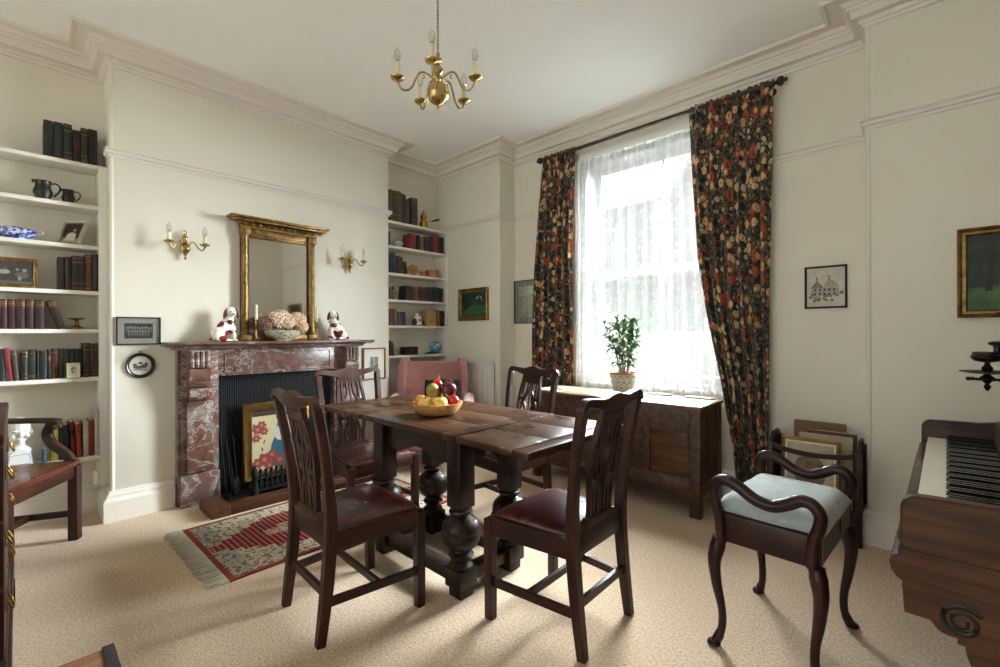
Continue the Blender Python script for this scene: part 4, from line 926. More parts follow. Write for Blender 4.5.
def row(data, z, xf, depth, shelf, group):
    """data: (y0, y1, height, colour, bands, lean, tag)"""
    n = len(data)
    for i, d in enumerate(data):
        y0, y1, h, c = d[:4]; bands = d[4] if len(d) > 4 else 0; lean = d[5] if len(d) > 5 else 0; tg = d[6] if len(d) > 6 else None
        pos = ORD[i] if i < n - 1 or n == 1 else 'last'
        book(y0, y1, h, c, z, xf + (i * 37 % 5) * .003, depth, ('%s %sbook, %s from left of the %s' % (CN[c], 'leaning ' if abs(lean) > .06 else '', pos, shelf)), group, lean, bands, 0, tg)
xl = -.165
row([(-.933, -.886, .24, '1c211c', 0), (-.885, -.840, .24, '23251f', 0), (-.839, -.797, .241, '1d2b2c', 2), (-.795, -.757, .216, '3a1a1c', 0), (-.755, -.72, .241, '33281a', 2), (-.718, -.6685, .248, '201d1a', 0)], LZ[0], xl, .16, 'row on top of the left bookcase', 'books on top of the left bookcase')
row([(-.868, -.836, .217, '2b2320', 0), (-.833, -.803, .221, '4a3222', 0), (-.802, -.737, .232, '26282a', 2), (-.735, -.701, .25, '6a2f22', 2), (-.699, -.6685, .256, '2b2320', 0)], LZ[3], xl, .15, 'five beside the gold-framed photograph', 'books beside the gold-framed photograph')
mar = [(-1.192, -1.16, .183, '3c1620', 3), (-1.158, -1.126, .183, '40181f', 3), (-1.124, -1.095, .185, '3c1620', 3), (-1.093, -1.058, .187, '40181f', 3), (-1.055, -1.019, .186, '3c1620', 3), (-1.016, -.979, .188, '40181f', 3), (-.972, -.932, .187, '3c1620', 3), (-.866, -.828, .192, '40181f', 3, .30)]
row(mar, LZ[4], xl, .15, 'maroon set on the left bookcase', 'maroon set on the left bookcase')
L6 = [(-1.131, -1.101, .203, '1d2a2e', 0), (-1.092, -1.066, .207, '9a2236', 0, .09), (-1.066, -1.043, .191, '4a3426', 1, .07), (-1.042, -1.034, .176, '171717', 0), (-1.034, -1.007, .187, '23251f', 2), (-1.006, -.967, .194, '1f2a24', 1, 0, '463224'), (-.966, -.953, .188, '463224', 0), (-.952, -.92, .184, '1f2a24', 0), (-.919, -.9, .192, '24272f', 0, 0, 'a4552a'), (-.898, -.867, .197, '5b3420', 1), (-.865, -.84, .197, '45432c', 0), (-.839, -.814, .196, '45432c', 0), (-.812, -.788, .194, '2e2e24', 0), (-.787, -.751, .194, '171717', 0), (-.749, -.708, .231, '2e2e24', 2), (-.707, -.691, .225, '5b3420', 0), (-.69, -.6685, .226, '33281a', 2)]
row(L6[:9], LZ[5], xl, .14, 'long row above the china head', 'books in the long row above the china head')
for i, d in enumerate(L6[9:]):
    book(*d[:4], LZ[5], xl - .004 * (i % 2), .14, '%s book, %s from right of the long row above the china head' % (CN[d[3]], ORD[7 - i] if i < 7 else 'first'), 'books in the long row above the china head', 0, d[4])
row([(-.904, -.866, .2, 'b5a64a', 0), (-.864, -.836, .215, '201d1a', 0), (-.835, -.81, .23, '171717', 0, .05), (-.806, -.783, .245, '8e1f24', 0, .04, '171717'), (-.779, -.752, .225, 'a33a32', 0, .04), (-.748, -.719, .235, 'd9cfb8', 0), (-.717, -.692, .24, '8e1f24', 0), (-.69, -.6685, .31, 'd8d4cc', 0)], LZ[6], xl, .17, 'low row beside the china head', 'books in the low row beside the china head')
book(-.945, -.925, .09, '2f4a63', LZ[6], xl + .02, .12, 'small blue book standing low between china head and yellow book', 'books in the low row beside the china head')
xr = -.10
row([(1.628, 1.671, .33, '5a4a38', 1), (1.672, 1.718, .325, '463224', 2), (1.719, 1.765, .33, '5a4a38', 2), (1.766, 1.802, .32, '463224', 1), (1.803, 1.832, .31, '1f2a24', 0), (1.836, 1.858, .265, '7c2a25', 0), (1.859, 1.881, .262, '365046', 0), (1.902, 1.983, .30, '3b2622', 2)], RZS[0], xr, .15, 'row on top of the right bookcase', 'books on top of the right bookcase')
row([(1.61, 1.64, .15, '5e3a27', 0), (1.872, 1.955, .165, '7c2a25', 0, -.1), (1.981, 2.022, .166, '2b2320', 0), (2.026, 2.075, .157, '8c6b3f', 1), (2.077, 2.111, .16, '1f2a24', 0), (2.113, 2.156, .17, '26282a', 1), (2.158, 2.199, .178, '3a1a1c', 0), (2.201, 2.24, .19, '8e1f24', 0), (2.243, 2.295, .2, '6a2f22', 1), (2.299, 2.355, .19, '24272f', 0)], RZS[1], xr, .14, 'row beside the round china jar', 'books beside the round china jar')
row([(1.64, 1.688, .21, '1c2433', 0, .16), (1.69, 1.729, .215, '2d3a4a', 0, .16), (1.735, 1.775, .185, '5e3a27', 0, .16), (1.78, 1.817, .18, '4a3222', 1, .16), (1.825, 1.856, .135, '2b2320', 0, .16)], RZS[2], xr, .14, 'leaning row beside the wooden boxes', 'leaning books beside the wooden boxes')
row([(1.626, 1.657, .126, '6b5a40', 0), (1.82, 1.898, .154, '201d1a', 0, -.08), (1.902, 1.946, .153, '5e3a27', 1), (1.948, 1.997, .157, 'a4552a', 0), (1.999, 2.056, .158, '1c2433', 1), (2.058, 2.121, .157, '4a3222', 1), (2.123, 2.2, .165, '24272f', 0), (2.202, 2.27, .17, '1c2433', 1), (2.272, 2.337, .162, '1f2a24', 0, -.04)], RZS[3], xr, .14, 'shelf with the yellow figurine', 'books on the shelf with the yellow figurine')
row([(1.627, 1.674, .176, '5e3a27', 1), (1.676, 1.714, .171, 'a4552a', 0), (1.715, 1.776, .148, '2d3a4a', 0), (1.778, 1.83, .146, '1c2433', 0, .06)], RZS[4], xr, .14, 'group left of the china owl', 'books left of the china owl')
row([(2.114, 2.247, .172, 'b79a66', 0), (2.251, 2.3, .18, '8c6b3f', 0), (2.311, 2.358, .178, '171717', 0)], RZS[4], xr, .14, 'group right of the china owl', 'books right of the china owl')
row([(1.63, 1.652, .16, '5e3a27', 0, .06), (1.682, 1.7, .146, 'b79a66', 0, .15)], RZS[5], xr, .13, 'pair on the lowest right shelf', 'books on the lowest right shelf')

# ------------------------------------------------------------------ ornaments on the left shelves
PEWT = plain('dark_pewter', '3b3a36', .38, .75, var=.25, sc_=18)
def jug(label, y, z, s):
    t = thing('pewter_jug', label, 'jug', (-.19, y, z), PI / 2, group='pewter jugs'); m = MB()
    m.lathe([(0, 0), (.036 * s, 0), (.038 * s, .006 * s), (.034 * s, .012 * s), (.043 * s, .035 * s), (.044 * s, .05 * s), (.036 * s, .075 * s), (.034 * s, .09 * s), (.04 * s, .112 * s), (.0385 * s, .113 * s), (.032 * s, .09 * s), (.03 * s, .02 * s), (0, .015 * s)], seg=28); m.build('body', PEWT, t, smooth=60)
    m = MB(); m.prism([(-.038 * s, -.014 * s), (-.048 * s, 0), (-.038 * s, .014 * s)], .018 * s, Matrix.Translation((0, 0, .104 * s))); m.build('spout', PEWT, t)
    m = MB(); m.tube(bez([(.035 * s, 0, .1 * s), (.055 * s, 0, .108 * s), (.074 * s, 0, .09 * s), (.07 * s, 0, .06 * s), (.052 * s, 0, .034 * s), (.046 * s, 0, .026 * s)], 5), .0048 * s, 8); m.build('handle', PEWT, t, smooth=60)
jug('larger dark pewter jug on the second shelf of the left bookcase', -.935, LZ[1] + .0008, 1.08); jug('smaller dark pewter jug to the right of the larger jug', -.815, LZ[1] + .0008, .8)
def mk_bluewhite():
    t = NT('blue_white_china'); v = t.coord(); n = t.noise(v, 38, 5, .65); t.p(Base_Color=t.ramp(n.outputs[0], [(.43, 'd5d9df'), (.5, '4a62b0'), (.58, '1f2f86')]), Roughness=.15, Coat_Weight=.3); return t.m
t = thing('tureen', 'low blue and white china dish on the third shelf of left bookcase', 'dish', (-.2, -1.06, LZ[2] + .0008))
m = MB(); m.lathe([(0, 0), (.06, 0), (.062, .008), (.085, .02), (.1, .045), (.102, .056), (.096, .06), (.06, .075), (0, .08)], seg=32, sx=.75, sy=1.0); m.build('dish_body', mk_bluewhite(), t, smooth=60)
m = MB(); m.tube(bez([(0, .09, .04), (0, .12, .05), (0, .125, .062), (0, .112, .066)], 4), .004, 8); m.build('handle', CHW, t)
t = thing('scale', 'small brass dish on a pedestal beside the leaning maroon book', 'ornament', (-.19, -.775, LZ[4] + .0008))
m = MB(); m.lathe([(0, 0), (.032, 0), (.032, .012), (.02, .016), (.012, .03), (.01, .055), (.014, .062), (.042, .07), (.044, .075), (0, .072)], seg=24); m.build('body', OLDBRASS, t, smooth=50)
m = MB(); m.b2(-.03, .03, -.052, -.02, 0, .025, .003); m.build('base', OLDBRASS, t)
# china phrenology head
t = thing('china_bust', 'white glazed china head with blue lines on the lowest left shelf', 'bust', (-.21, -1.05, LZ[6] + .0008))
t.rotation_euler = (0, 0, .15)
m = MB(); e = m.ell
e((0, 0, .238), (.070, .058, .07)); e((.014, 0, .208), (.06, .05, .068)); e((.03, 0, .168), (.034, .034, .032)); e((-.005, 0, .13), (.034, .034, .06)); e((.0, 0, .085), (.046, .062, .04))
e((.074, 0, .203), (.012, .009, .02), (0, -.3, 0)); e((.08, 0, .193), (.008, .009, .007)); e((.063, 0, .168), (.006, .011, .0035)); e((.063, 0, .161), (.006, .010, .0035)); e((.054, 0, .146), (.014, .014, .011))
for s in (-1, 1): e((-.005, s * .059, .203), (.014, .008, .024)); e((.064, s * .023, .223), (.008, .016, .005)); e((.058, s * .03, .188), (.014, .014, .016))
m.prism([(-.058, 0), (.058, 0), (.048, .075), (.02, .1), (-.02, .1), (-.048, .075)], .1, frame_m((0, 0, 0), (0, 1, 0), (0, 0, 1)))
m.build('head_and_neck', plain('bust_glaze', 'cfcdc6', .2, var=.02), t, smooth=170, mods=[('REMESH', dict(mode='VOXEL', voxel_size=.0035)), ('SMOOTH', dict(factor=.5, iterations=4))])
BLU = plain('china_blue', '4f8fc4', .2)
m = MB(); m.tube([(.0505, -.05, .01), (.0505, .05, .01), (.0505, .043, .07), (.0505, -.043, .07)], .0022, 6, closed=True); m.tube([(-.045, .059, .01), (.045, .059, .01), (.045, .05, .066), (-.045, .05, .066)], .0022, 6, closed=True); m.build('blue_line', BLU, t)
t = thing('wall_socket', 'small white wall socket under the lowest left shelf', 'socket', (-.2, -.6685, .262))
m = MB(); m.b2(-.04, .04, -.024, 0, -.045, .045, .004); m.build('plate', WHITEP, t); m = MB(); m.b2(-.008, .008, -.0265, -.024, -.01, .01); m.build('switch', WHITEP, t)

# ------------------------------------------------------------------ ornaments on the right shelves
t = thing('coffee_pot', 'brass coffee pot with long black handle on top of right bookcase', 'coffee pot', (-.16, 2.115, RZS[0] + .0008), group=None)
YB = plain('yellow_brass', 'a5822e', .25, 1, var=.2)
m = MB(); m.lathe([(0, 0), (.05, 0), (.053, .005), (.05, .03), (.044, .07), (.046, .078), (.034, .085), (.03, .1), (.036, .115), (.036, .15), (.026, .162), (.028, .168), (.014, .185), (.009, .197), (.012, .207), (0, .215)], seg=26); m.build('pot', YB, t, smooth=50)
m = MB(); m.tube([(.0, .045, .085), (.01, .085, .1), (.015, .125, .11)], .0035, 8); m.build('handle_rod', YB, t); m = MB(); m.tube(bez([(.013, .108, .105), (.017, .15, .12), (.02, .2, .138), (.021, .218, .144)], 4), [.007, .008, .009, .01, .011, .012, .012, .012, .011, .01, .009, .007, .003], 10); m.build('handle_grip', BLACKP, t, smooth=60)
t = thing('china_jar', 'small round white jar with green pattern lying on second right shelf', 'jar', (-.19, 1.783, RZS[1] + .0008))
GW = mk_china('green_white_china', 'd9dcd6', '4e7a70', '7ba096', 34)
m = MB(); m.lathe([(0, 0), (.03, 0), (.033, .006), (.058, .03), (.066, .05), (.06, .068), (.04, .08), (.0, .086)], seg=28); m.build('jar_body', GW, t, smooth=60); m = MB(); m.lathe([(.012, .084), (.014, .09), (.008, .097), (0, .098)], seg=14); m.build('knob', GW, t)
TRN = wood('turned_box_wood', '7a4a22', 'a06a34', 'b98a50', .45, 'z', 2, .05)
t = thing('wooden_bowl', 'round turned wooden dish on edge beside the leaning books', 'dish', (-.17, 1.975, RZS[2] + .0625), rot=(0, PI / 2 - .2, -.75))
m = MB(); m.lathe([(0, 0), (.05, .004), (.06, .016), (.062, .022), (.054, .022), (.04, .012), (.012, .01), (.012, .014), (0, .014)], seg=32); m.build('dish_body', TRN, t, smooth=50)
t = thing('wooden_cup', 'small copper-coloured cup between the round dish and wooden drum box', 'cup', (-.18, 2.112, RZS[2] + .0008))
m = MB(); m.lathe([(0, 0), (.036, 0), (.038, .01), (.034, .03), (.038, .062), (.035, .062), (.03, .03), (.0, .012)], seg=24); m.build('cup_body', plain('copper_wood', '9a6a48', .35, .2), t, smooth=50)
m = MB(); m.tube(bez([(0, .036, .05), (0, .052, .045), (0, .05, .025), (0, .036, .018)], 4), .003, 6); m.build('handle', plain('copper_wood', '9a6a48', .35, .2), t)
t = thing('drum_box', 'round wooden drum box at the right of the third shelf', 'box', (-.195, 2.262, RZS[2] + .0008))
m = MB(); m.lathe([(0, 0), (.074, 0), (.076, .004), (.074, .01), (.074, .068), (0, .068)], seg=32); m.build('box_body', TRN, t, smooth=50); m = MB(); m.lathe([(0, .0685), (.077, .0685), (.078, .074), (.077, .092), (.06, .1), (0, .102)], seg=32); m.build('lid', TRN, t, smooth=50)
t = thing('bottle_figurine', 'small yellow and black figurine at the left of fourth right shelf', 'figurine', (-.17, 1.712, RZS[3] + .0008))
m = MB(); m.lathe([(0, 0), (.03, 0), (.032, .01), (.03, .05), (.033, .07), (.024, .098), (.012, .106), (0, .106)], seg=20); m.build('body', mk_china('yellow_china', 'a5853c', '5a4420', '2a241c', 40), t, smooth=60)
m = MB(); m.lathe([(0, .104), (.014, .104), (.02, .118), (.016, .132), (.008, .138), (0, .138)], seg=16); m.build('head', BLACKP, t, smooth=60); m = MB(); m.lathe([(.024, .133), (.026, .136), (.014, .138), (.012, .15), (0, .152)], seg=16); m.build('hat', BLACKP, t)
# china owl
t = thing('china_owl', 'china owl with white face and dark wings on fifth right shelf', 'figurine', (-.17, 2.042, RZS[4] + .004))
m = MB(); m.ell((0, 0, .055), (.045, .052, .055)); m.ell((.005, 0, .11), (.036, .04, .036)); m.ell((.01, 0, .01), (.04, .05, .012)); m.build('body', CHW, t, smooth=170, mods=[('REMESH', dict(mode='VOXEL', voxel_size=.004)), ('SMOOTH', dict(factor=.5, iterations=4))])
for s in (-1, 1):
    m = MB(); m.ell((0, s * .045, .042), (.034, .026, .042), (s * .25, 0, 0)); m.build('wing', plain('owl_wing', '3a2c2a', .3, var=.25), t, smooth=170)
    m = MB(); m.ell((.036, s * .014, .116), (.006, .008, .008), seg=10, rg=6); m.build('eye', BLACKP, t, smooth=170)
    m = MB(); m.tube([(.03, s * .006, .132), (.024, s * .028, .146)], [.006, .002], 8); m.build('ear_tuft', plain('owl_brown', '6d3a2c', .3), t)
m = MB(); m.lathe([(0, 0), (.006, .002), (0, .016)], (.04, 0, .106), rot=(0, PI / 2.2, 0), seg=8); m.build('beak', plain('owl_brown', '6d3a2c', .3), t)
m = MB(); m.ell((.036, .0, .06), (.016, .026, .024), seg=12, rg=8); m.build('breast_patch', plain('owl_tan', 'a58f60', .3), t, smooth=170)
t = thing('red_apple_ornament', 'tiny red ball ornament before the tan book on fifth right shelf', 'ornament', (-.108, 2.268, RZS[4] + .0008))
m = MB(); m.lathe([(0, .0), (.008, .0), (.014, .008), (.016, .016), (.012, .027), (0, .03)], seg=14); m.build('ball', plain('scarlet_glaze', 'b5342c', .25), t, smooth=80); m = MB(); m.tube([(0, 0, .029), (.001, 0, .036)], .001, 5); m.build('stalk', STEM, t)
t = thing('wooden_box', 'dark wooden box in the middle of the lowest right shelf', 'box', (-.185, 1.93, RZS[5] + .0008))
m = MB(); m.b2(-.05, .05, -.085, .085, 0, .062, .003); m.build('box_body', mahog('y'), t); m = MB(); m.b2(-.053, .053, -.088, .088, .063, .088, .005); m.build('lid', mahog('y'), t); m = MB(); m.b2(.0505, .054, -.01, .01, .048, .068, .001); m.build('clasp', OLDBRASS, t)
t = thing('blue_plate', 'turquoise blue patterned plate standing on the lowest right shelf', 'plate', (-.205, 2.315, RZS[5] + .072), rot=(0, PI / 2 - .22, -.75))
m = MB(); m.lathe([(0, 0), (.042, 0), (.052, .006), (.072, .014), (.071, .018), (.05, .01), (0, .006)], seg=36); m.build('plate_body', mk_china('turquoise_china', '2f7f96', '8fc0c4', '236074', 22), t, smooth=60); m = MB(); m.lathe([(.0, .0062), (.042, .0062), (.044, .008), (.04, .0085), (0, .0066)], seg=30); m.build('centre', mk_china('turquoise_centre', '5fa6b4', '1f6b86', 'a9d0d0', 30), t)
t = thing('carved_lizard', 'dark carved crocodile shape lying before the blue plate', 'carving', (-.125, 2.23, RZS[5] + .0008))
m = MB(); m.tube(bez([(0, -.13, .008), (0, -.08, .014), (0, -.02, .018), (0, .04, .017), (0, .09, .012), (0, .14, .004)], 5), [.006, .008, .01, .011, .012, .013, .014, .015, .016, .016, .016, .016, .016, .015, .014, .012, .011, .009, .008, .006, .005, .004, .003, .003, .002, .002][:26], 10, flat=.9); m.build('body', plain('dark_carving', '1f1915', .4, var=.3), t, smooth=60)
for yy in (-.045, .04):
    for s in (-1, 1): m = MB(); m.tube([(s * .01, yy, .012), (s * .026, yy + .01, .01), (s * .028, yy + .016, .002)], .004, 6); m.build('leg', plain('dark_carving', '1f1915', .4, var=.3), t)

# ------------------------------------------------------------------ pictures
FLATN = [0]
def picture(name, label, cat, loc, rz, w, h, fw, fmat, content, mount=0, tilt=0, prof=None, glass=True, mmat=None, rot=None):
    """hangs with its back on the wall; local x right, z up, faces -y"""
    t = thing(name, label, cat, loc, rz, rot=rot)
    if tilt: t.rotation_euler = (tilt, 0, rz)
    d = .018; m = MB(); frame_ring(m, w, h, prof(fw) if prof else [(0, .001), (0, d * .9), (fw * .2, d * 1.1), (fw * .6, d * .85), (fw * .9, d), (fw, d * .5), (fw, .001)]); m.build('frame', fmat, t, smooth=25)
    iw, ih = w / 2 - fw, h / 2 - fw
    m = MB(); m.b2(-iw - .002, iw + .002, -.006, -.001, -ih - .002, ih + .002); m.build('mount' if mount else 'backing', mmat or MOUNT, t, smooth=0)
    pw, ph = iw - mount, ih - mount
    content(t, pw, ph)
    if glass: m = MB(); m.b2(-iw, iw, -.0105, -.0095, -ih, ih); m.build('glass', PICG, t, smooth=0)
    return t
def panel(par, pw, ph, mats, shapes=(), name='picture_sheet'):
    m = MB(); m.b2(-pw, pw, -.0075, -.006, -ph, ph); y = -.0078
    for mi, kind, a in shapes:
        m.mi = mi; y -= .00003
        if kind == 'e': disc(m, a[0] * pw, a[1] * ph, a[2] * pw, a[3] * ph, y, 16, a[4] if len(a) > 4 else 0)
        else: m.poly([(x * pw, z * ph) for x, z in a], frame_m((0, y, 0), (1, 0, 0), (0, 0, 1)))
    m.build(name, mats, par, smooth=0, recalc=False)
def noisy(name, stops, sc_=12, detail=5, rough=.5, stretch=(1, 1, 1)):
    t = NT(name); n = t.noise(t.coord('Object', stretch), sc_, detail, .6); t.p(Base_Color=t.ramp(n.outputs[0], stops), Roughness=rough); return t.m
GILT2 = plain('bright_gilt', 'a98448', .35, .7, var=.15)
BLKF = plain('black_frame', '16140f', .35); 
PHD = noisy('photo_dark', [(.3, '1e1e1f'), (.7, '4a4a4a')], 40); PHL = plain('photo_light', 'b9b9b6', .5); PHM = plain('photo_mid', '757472', .5)
r3 = random.Random(11)
group_people = [(1, 'e', (-.85 + .155 * k, .42 + .1 * r3.uniform(-1, 1), .05, .15)) for k in range(12)] + [(2, 'e', (-.85 + .155 * k, .05, .065, .25)) for k in range(12)] + [(1, 'e', (-.7 + .2 * k, -.1, .045, .12)) for k in range(8)] + [(2, 'e', (-.7 + .2 * k, -.42, .08, .26)) for k in range(8)]
picture('framed_photograph', 'black-framed group photograph in grey mount left of the marble mantelpiece', 'picture', (.001, -.472, 1.277), PI / 2, .245, .192, .008, BLKF, lambda t, a, b: panel(t, a * .97, b * .97, [PHD, PHL, PHM], group_people), .034, mmat=plain('grey_mount', 'b5b6b0', .8))
picture('framed_print', 'gilt-framed small print with white mount right of the marble mantelpiece', 'picture', (.001, 1.375, .956), PI / 2, .255, .315, .013, GILT2, lambda t, a, b: panel(t, a * .78, b * .78, [noisy('print_grey', [(.35, '5f605e'), (.6, '8d8d88')], 30), plain('print_pale', 'b9b9b0', .7), plain('print_dark', '33332f', .7)], [(1, 'p', [(-.2, -.2), (.1, -.2), (.1, .9), (-.2, .9)]), (2, 'p', [(.0, -1), (1, -1), (1, -.1), (.4, -.3)])]), .06, glass=False)
# oval picture
t = thing('oval_picture', 'oval black-framed picture below the group photograph left of fireplace', 'picture', (.001, -.464, 1.036), PI / 2)
m = MB(); R = []
for k in range(40):
    a = 2 * PI * k / 40; R.append([Vector(((.083 - d) * math.cos(a), -o_, (.0875 - d) * math.sin(a))) for d, o_ in ((0, .001), (0, .012), (.006, .017), (.014, .013), (.02, .014), (.022, .008), (.022, .001))])
m.rings(R, cap=False, closed=True); m.build('frame', BLKF, t, smooth=30)
m = MB(); m.tube([(.008 * math.cos(k * PI / 5), -.006, .094 + .008 * math.sin(k * PI / 5)) for k in range(10)], .0018, 6, closed=True, up=(0, 1, 0)); m.build('hanging_ring', BLKF, t)
m = MB(); disc(m, 0, 0, .063, .0675, -.005, 40)
for mi, x, z, a, b in ((1, -.012, -.012, .03, .012), (1, .018, -.006, .02, .014), (1, .032, .01, .01, .01), (1, -.03, .004, .012, .012), (1, .0, .016, .015, .008), (2, 0, -.03, .045, .008)): m.mi = mi; disc(m, x, z, a, b, -.0055 - abs(x) * .01 - mi * .0002, 14)
m.build('picture_sheet', [plain('silhouette_paper', 'c9c6ba', .8), plain('sketch_dark', '4b4a47', .8), plain('sketch_mid', '8e8c84', .8)], t, smooth=0, recalc=False)
# paintings on the back wall
def landscape(t, a, b): panel(t, a, b, [noisy('dark_green_landscape', [(.32, '0e1a16'), (.5, '1d3b2b'), (.6, '2f5540'), (.72, '1f3f4a')], 16, 6), noisy('lawn_green', [(.35, '23482c'), (.65, '3f6d3c')], 20), plain('pale_sky_paint', '8fa0a2', .5), noisy('deep_trees', [(.35, '0a120e'), (.65, '16281f')], 24)],
    [(1, 'p', bez2([(-1, -.75), (-.3, -.2), (.5, -.1), (1, -.15)], 4) + [(1, -.75), (.2, -.9), (-1, -.95)]), (2, 'e', (.35, .6, .1, .2)), (2, 'e', (.62, .52, .08, .14)), (3, 'e', (-.6, .3, .4, .6)), (3, 'e', (.5, .25, .14, .3)), (3, 'e', (.0, .75, .4, .2))])
picture('landscape_painting', 'small gilt-framed dark green landscape painting on wall between right bookcase and curtain', 'painting', (.355, W1 - .001, 1.572), 0, .47, .355, .045, GILT, landscape, glass=False, prof=lambda f: [(0, .001), (0, .03), (f * .2, .036), (f * .5, .022), (f * .8, .02), (f, .01), (f, .001)])
def palefield(t, a, b): panel(t, a, b, [noisy('pale_field_print', [(.35, '6f8a66'), (.55, '8fa37e'), (.7, 'a8aa92')], 18), plain('print_sky', 'b9bdb4', .6), plain('print_sheep', 'a49a8c', .6)], [(1, 'p', [(-1, .35), (1, .5), (1, 1), (-1, 1)]), (2, 'e', (-.1, -.1, .35, .35)), (2, 'e', (.2, .3, .2, .2))])
picture('framed_print', 'green-mounted landscape print in dark frame, half behind the left curtain', 'picture', (.915, W2 - .001, 1.585), 0, .33, .46, .01, plain('dark_green_frame', '2b2f2a', .4), palefield, .055, mmat=plain('green_mount', '5f7363', .8))
def sketch(t, a, b):
    sh = [(1, 'p', [(-.75, -.55), (.7, -.45), (.7, .05), (-.75, -.05)]), (2, 'p', [(-.8, -.05), (-.45, .35), (-.1, -.02)]), (1, 'p', [(-.1, -.02), (.1, .38), (.35, .38), (.7, .05)]), (2, 'p', [(-.5, .3), (-.42, .3), (-.42, .55), (-.5, .55)]), (2, 'p', [(.15, .35), (.23, .35), (.23, .6), (.15, .6)])]
    sh += [(2, 'e', (r3.uniform(-.85, .85), r3.uniform(-.7, -.3), .1, .08)) for _ in range(16)] + [(3, 'p', [(x, z), (x + .1, z), (x + .1, z + .13), (x, z + .13)]) for x in (-.6, -.35, -.1, .15, .4) for z in (-.42, -.2)]
    panel(t, a, b, [noisy('sketch_paper', [(.4, 'b9b3a4'), (.6, 'c8c2b3')], 20), noisy('sketch_tone', [(.4, '8f897c'), (.6, 'aaa496')], 60), noisy('sketch_shade', [(.4, '5f5b53'), (.6, '8b867a')], 60), plain('sketch_ink', '4a463f', .8)], sh)
picture('framed_drawing', 'small black-framed pencil drawing of a house on the wall right of the curtain', 'picture', (3.515, W2 - .001, 1.552), 0, .232, .282, .012, BLKF, sketch, 0, glass=False)
def bigland(t, a, b): panel(t, a, b, [noisy('dark_park_trees', [(.35, '0b120c'), (.6, '1d2c1a'), (.72, '2f3f22')], 18, 6), noisy('park_lawn', [(.35, '2c4a22'), (.65, '43652c')], 14), noisy('park_dusk', [(.35, '3a4a48'), (.65, '56625a')], 20), plain('tree_trunk_paint', '0d0f0b', .5)], [(1, 'p', [(-1, -1), (1, -1), (1, -.35), (.3, -.28), (-1, -.42)]), (1, 'e', (.2, -.45, .8, .25)), (2, 'e', (.4, .35, .3, .3)), (3, 'p', [(-.72, -.5), (-.6, -.5), (-.55, .6), (-.66, .6)]), (3, 'p', [(.1, -.4), (.2, -.4), (.22, .7), (.12, .7)])])
picture('park_painting', 'gilt-framed painting of dark trees and green lawn, above the piano', 'painting', (4.39, W1 - .001, 1.56), 0, .53, .47, .04, GILT, bigland, glass=False, prof=lambda f: [(0, .001), (0, .03), (f * .2, .036), (f * .5, .022), (f * .8, .024), (f, .01), (f, .001)])
# standing frames on the left shelves
SILV = plain('silver_frame', 'b5ada0', .3, .6, var=.15)
sepia = [noisy('sepia_dark', [(.35, '2f1c1a'), (.65, '4a2f2a')], 20), plain('sepia_pale', 'c9bba6', .6), plain('sepia_mid', '8a7a6c', .6)]
picture('silver_photograph', 'silver-framed sepia portrait leaning on the third shelf of left bookcase', 'picture', (-.225, -.787, LZ[2] + .083), PI / 4, .15, .178, .018, SILV, lambda t, a, b: panel(t, a, b, sepia, [(1, 'e', (.1, .3, .16, .13)), (1, 'e', (-.05, -.35, .55, .4)), (2, 'p', [(-1, -1), (1, -1), (1, -.6), (-1, -.5)]), (1, 'p', [(-.8, -.9), (.6, -.9), (.3, -.2), (-.3, -.1)])]), glass=False, tilt=-.4)
picture('gold_framed_photograph', 'gold-framed group photograph standing on the fourth shelf of left bookcase', 'picture', (-.2, -1.08, LZ[3] + .0955), PI / 2, .245, .19, .024, GILT, lambda t, a, b: panel(t, a, b, [PHD, PHL, PHM], [(1, 'e', (-.3, .05, .28, .2)), (1, 'e', (.3, .3, .07, .12)), (1, 'e', (.62, .25, .1, .16)), (2, 'e', (.5, -.2, .3, .3)), (2, 'e', (-.7, -.3, .2, .4)), (1, 'e', (.4, -.5, .08, .2)), (2, 'p', [(-1, -1), (1, -1), (1, -.75), (-1, -.7)])]), tilt=-.12, prof=lambda f: [(0, .001), (0, .018), (f * .3, .02), (f * .7, .012), (f * .85, .014), (f, .008), (f, .001)])
picture('small_print', 'small cream-framed print propped against the books above the china head', 'picture', (-.142, -.797, LZ[5] + .051), PI / 2, .066, .098, .006, plain('cream_frame', 'd9d2bb', .5), lambda t, a, b: panel(t, a, b, [plain('cream_sheet', 'cfc8b2', .7), plain('print_ink', '6a655b', .7)], [(1, 'e', (0, .1, .5, .5)), (0, 'e', (.1, .0, .25, .25)), (1, 'e', (-.2, -.3, .2, .25))]), .004, glass=False, tilt=-.1)
# ------------------------------------------------------------------ curtains, rod and lace net
t = thing('curtain_rod', 'dark wooden curtain rod with turned finials above the window', 'curtain rod', (2.245, 2.555, 2.985))
DKW = plain('dark_rod_wood', '2a1b12', .35)
m = MB(); m.tube([(-1.02, 0, 0), (.985, 0, 0)], .0155, 14); m.build('pole', DKW, t)
for s in (-1, 1):
    m = MB(); m.lathe([(0, 0), (.018, 0), (.02, .01), (.012, .016), (.014, .022), (.03, .035), (.034, .05), (.026, .064), (.012, .07), (.016, .078), (.01, .088), (0, .09)], (-1.02 if s < 0 else .985, 0, 0), rot=(0, s * PI / 2, 0), seg=18); m.build('finial', DKW, t, smooth=60)
    m = MB(); m.tube([(s * .96, .093, -.02), (s * .96, .03, -.02), (s * .96, 0, -.017)], .008, 8); m.lathe([(0, 0), (.03, 0), (.028, .008), (0, .01)], (s * .96, .0945, -.02), rot=(PI / 2, 0, 0), seg=16); m.build('bracket', DKW, t)
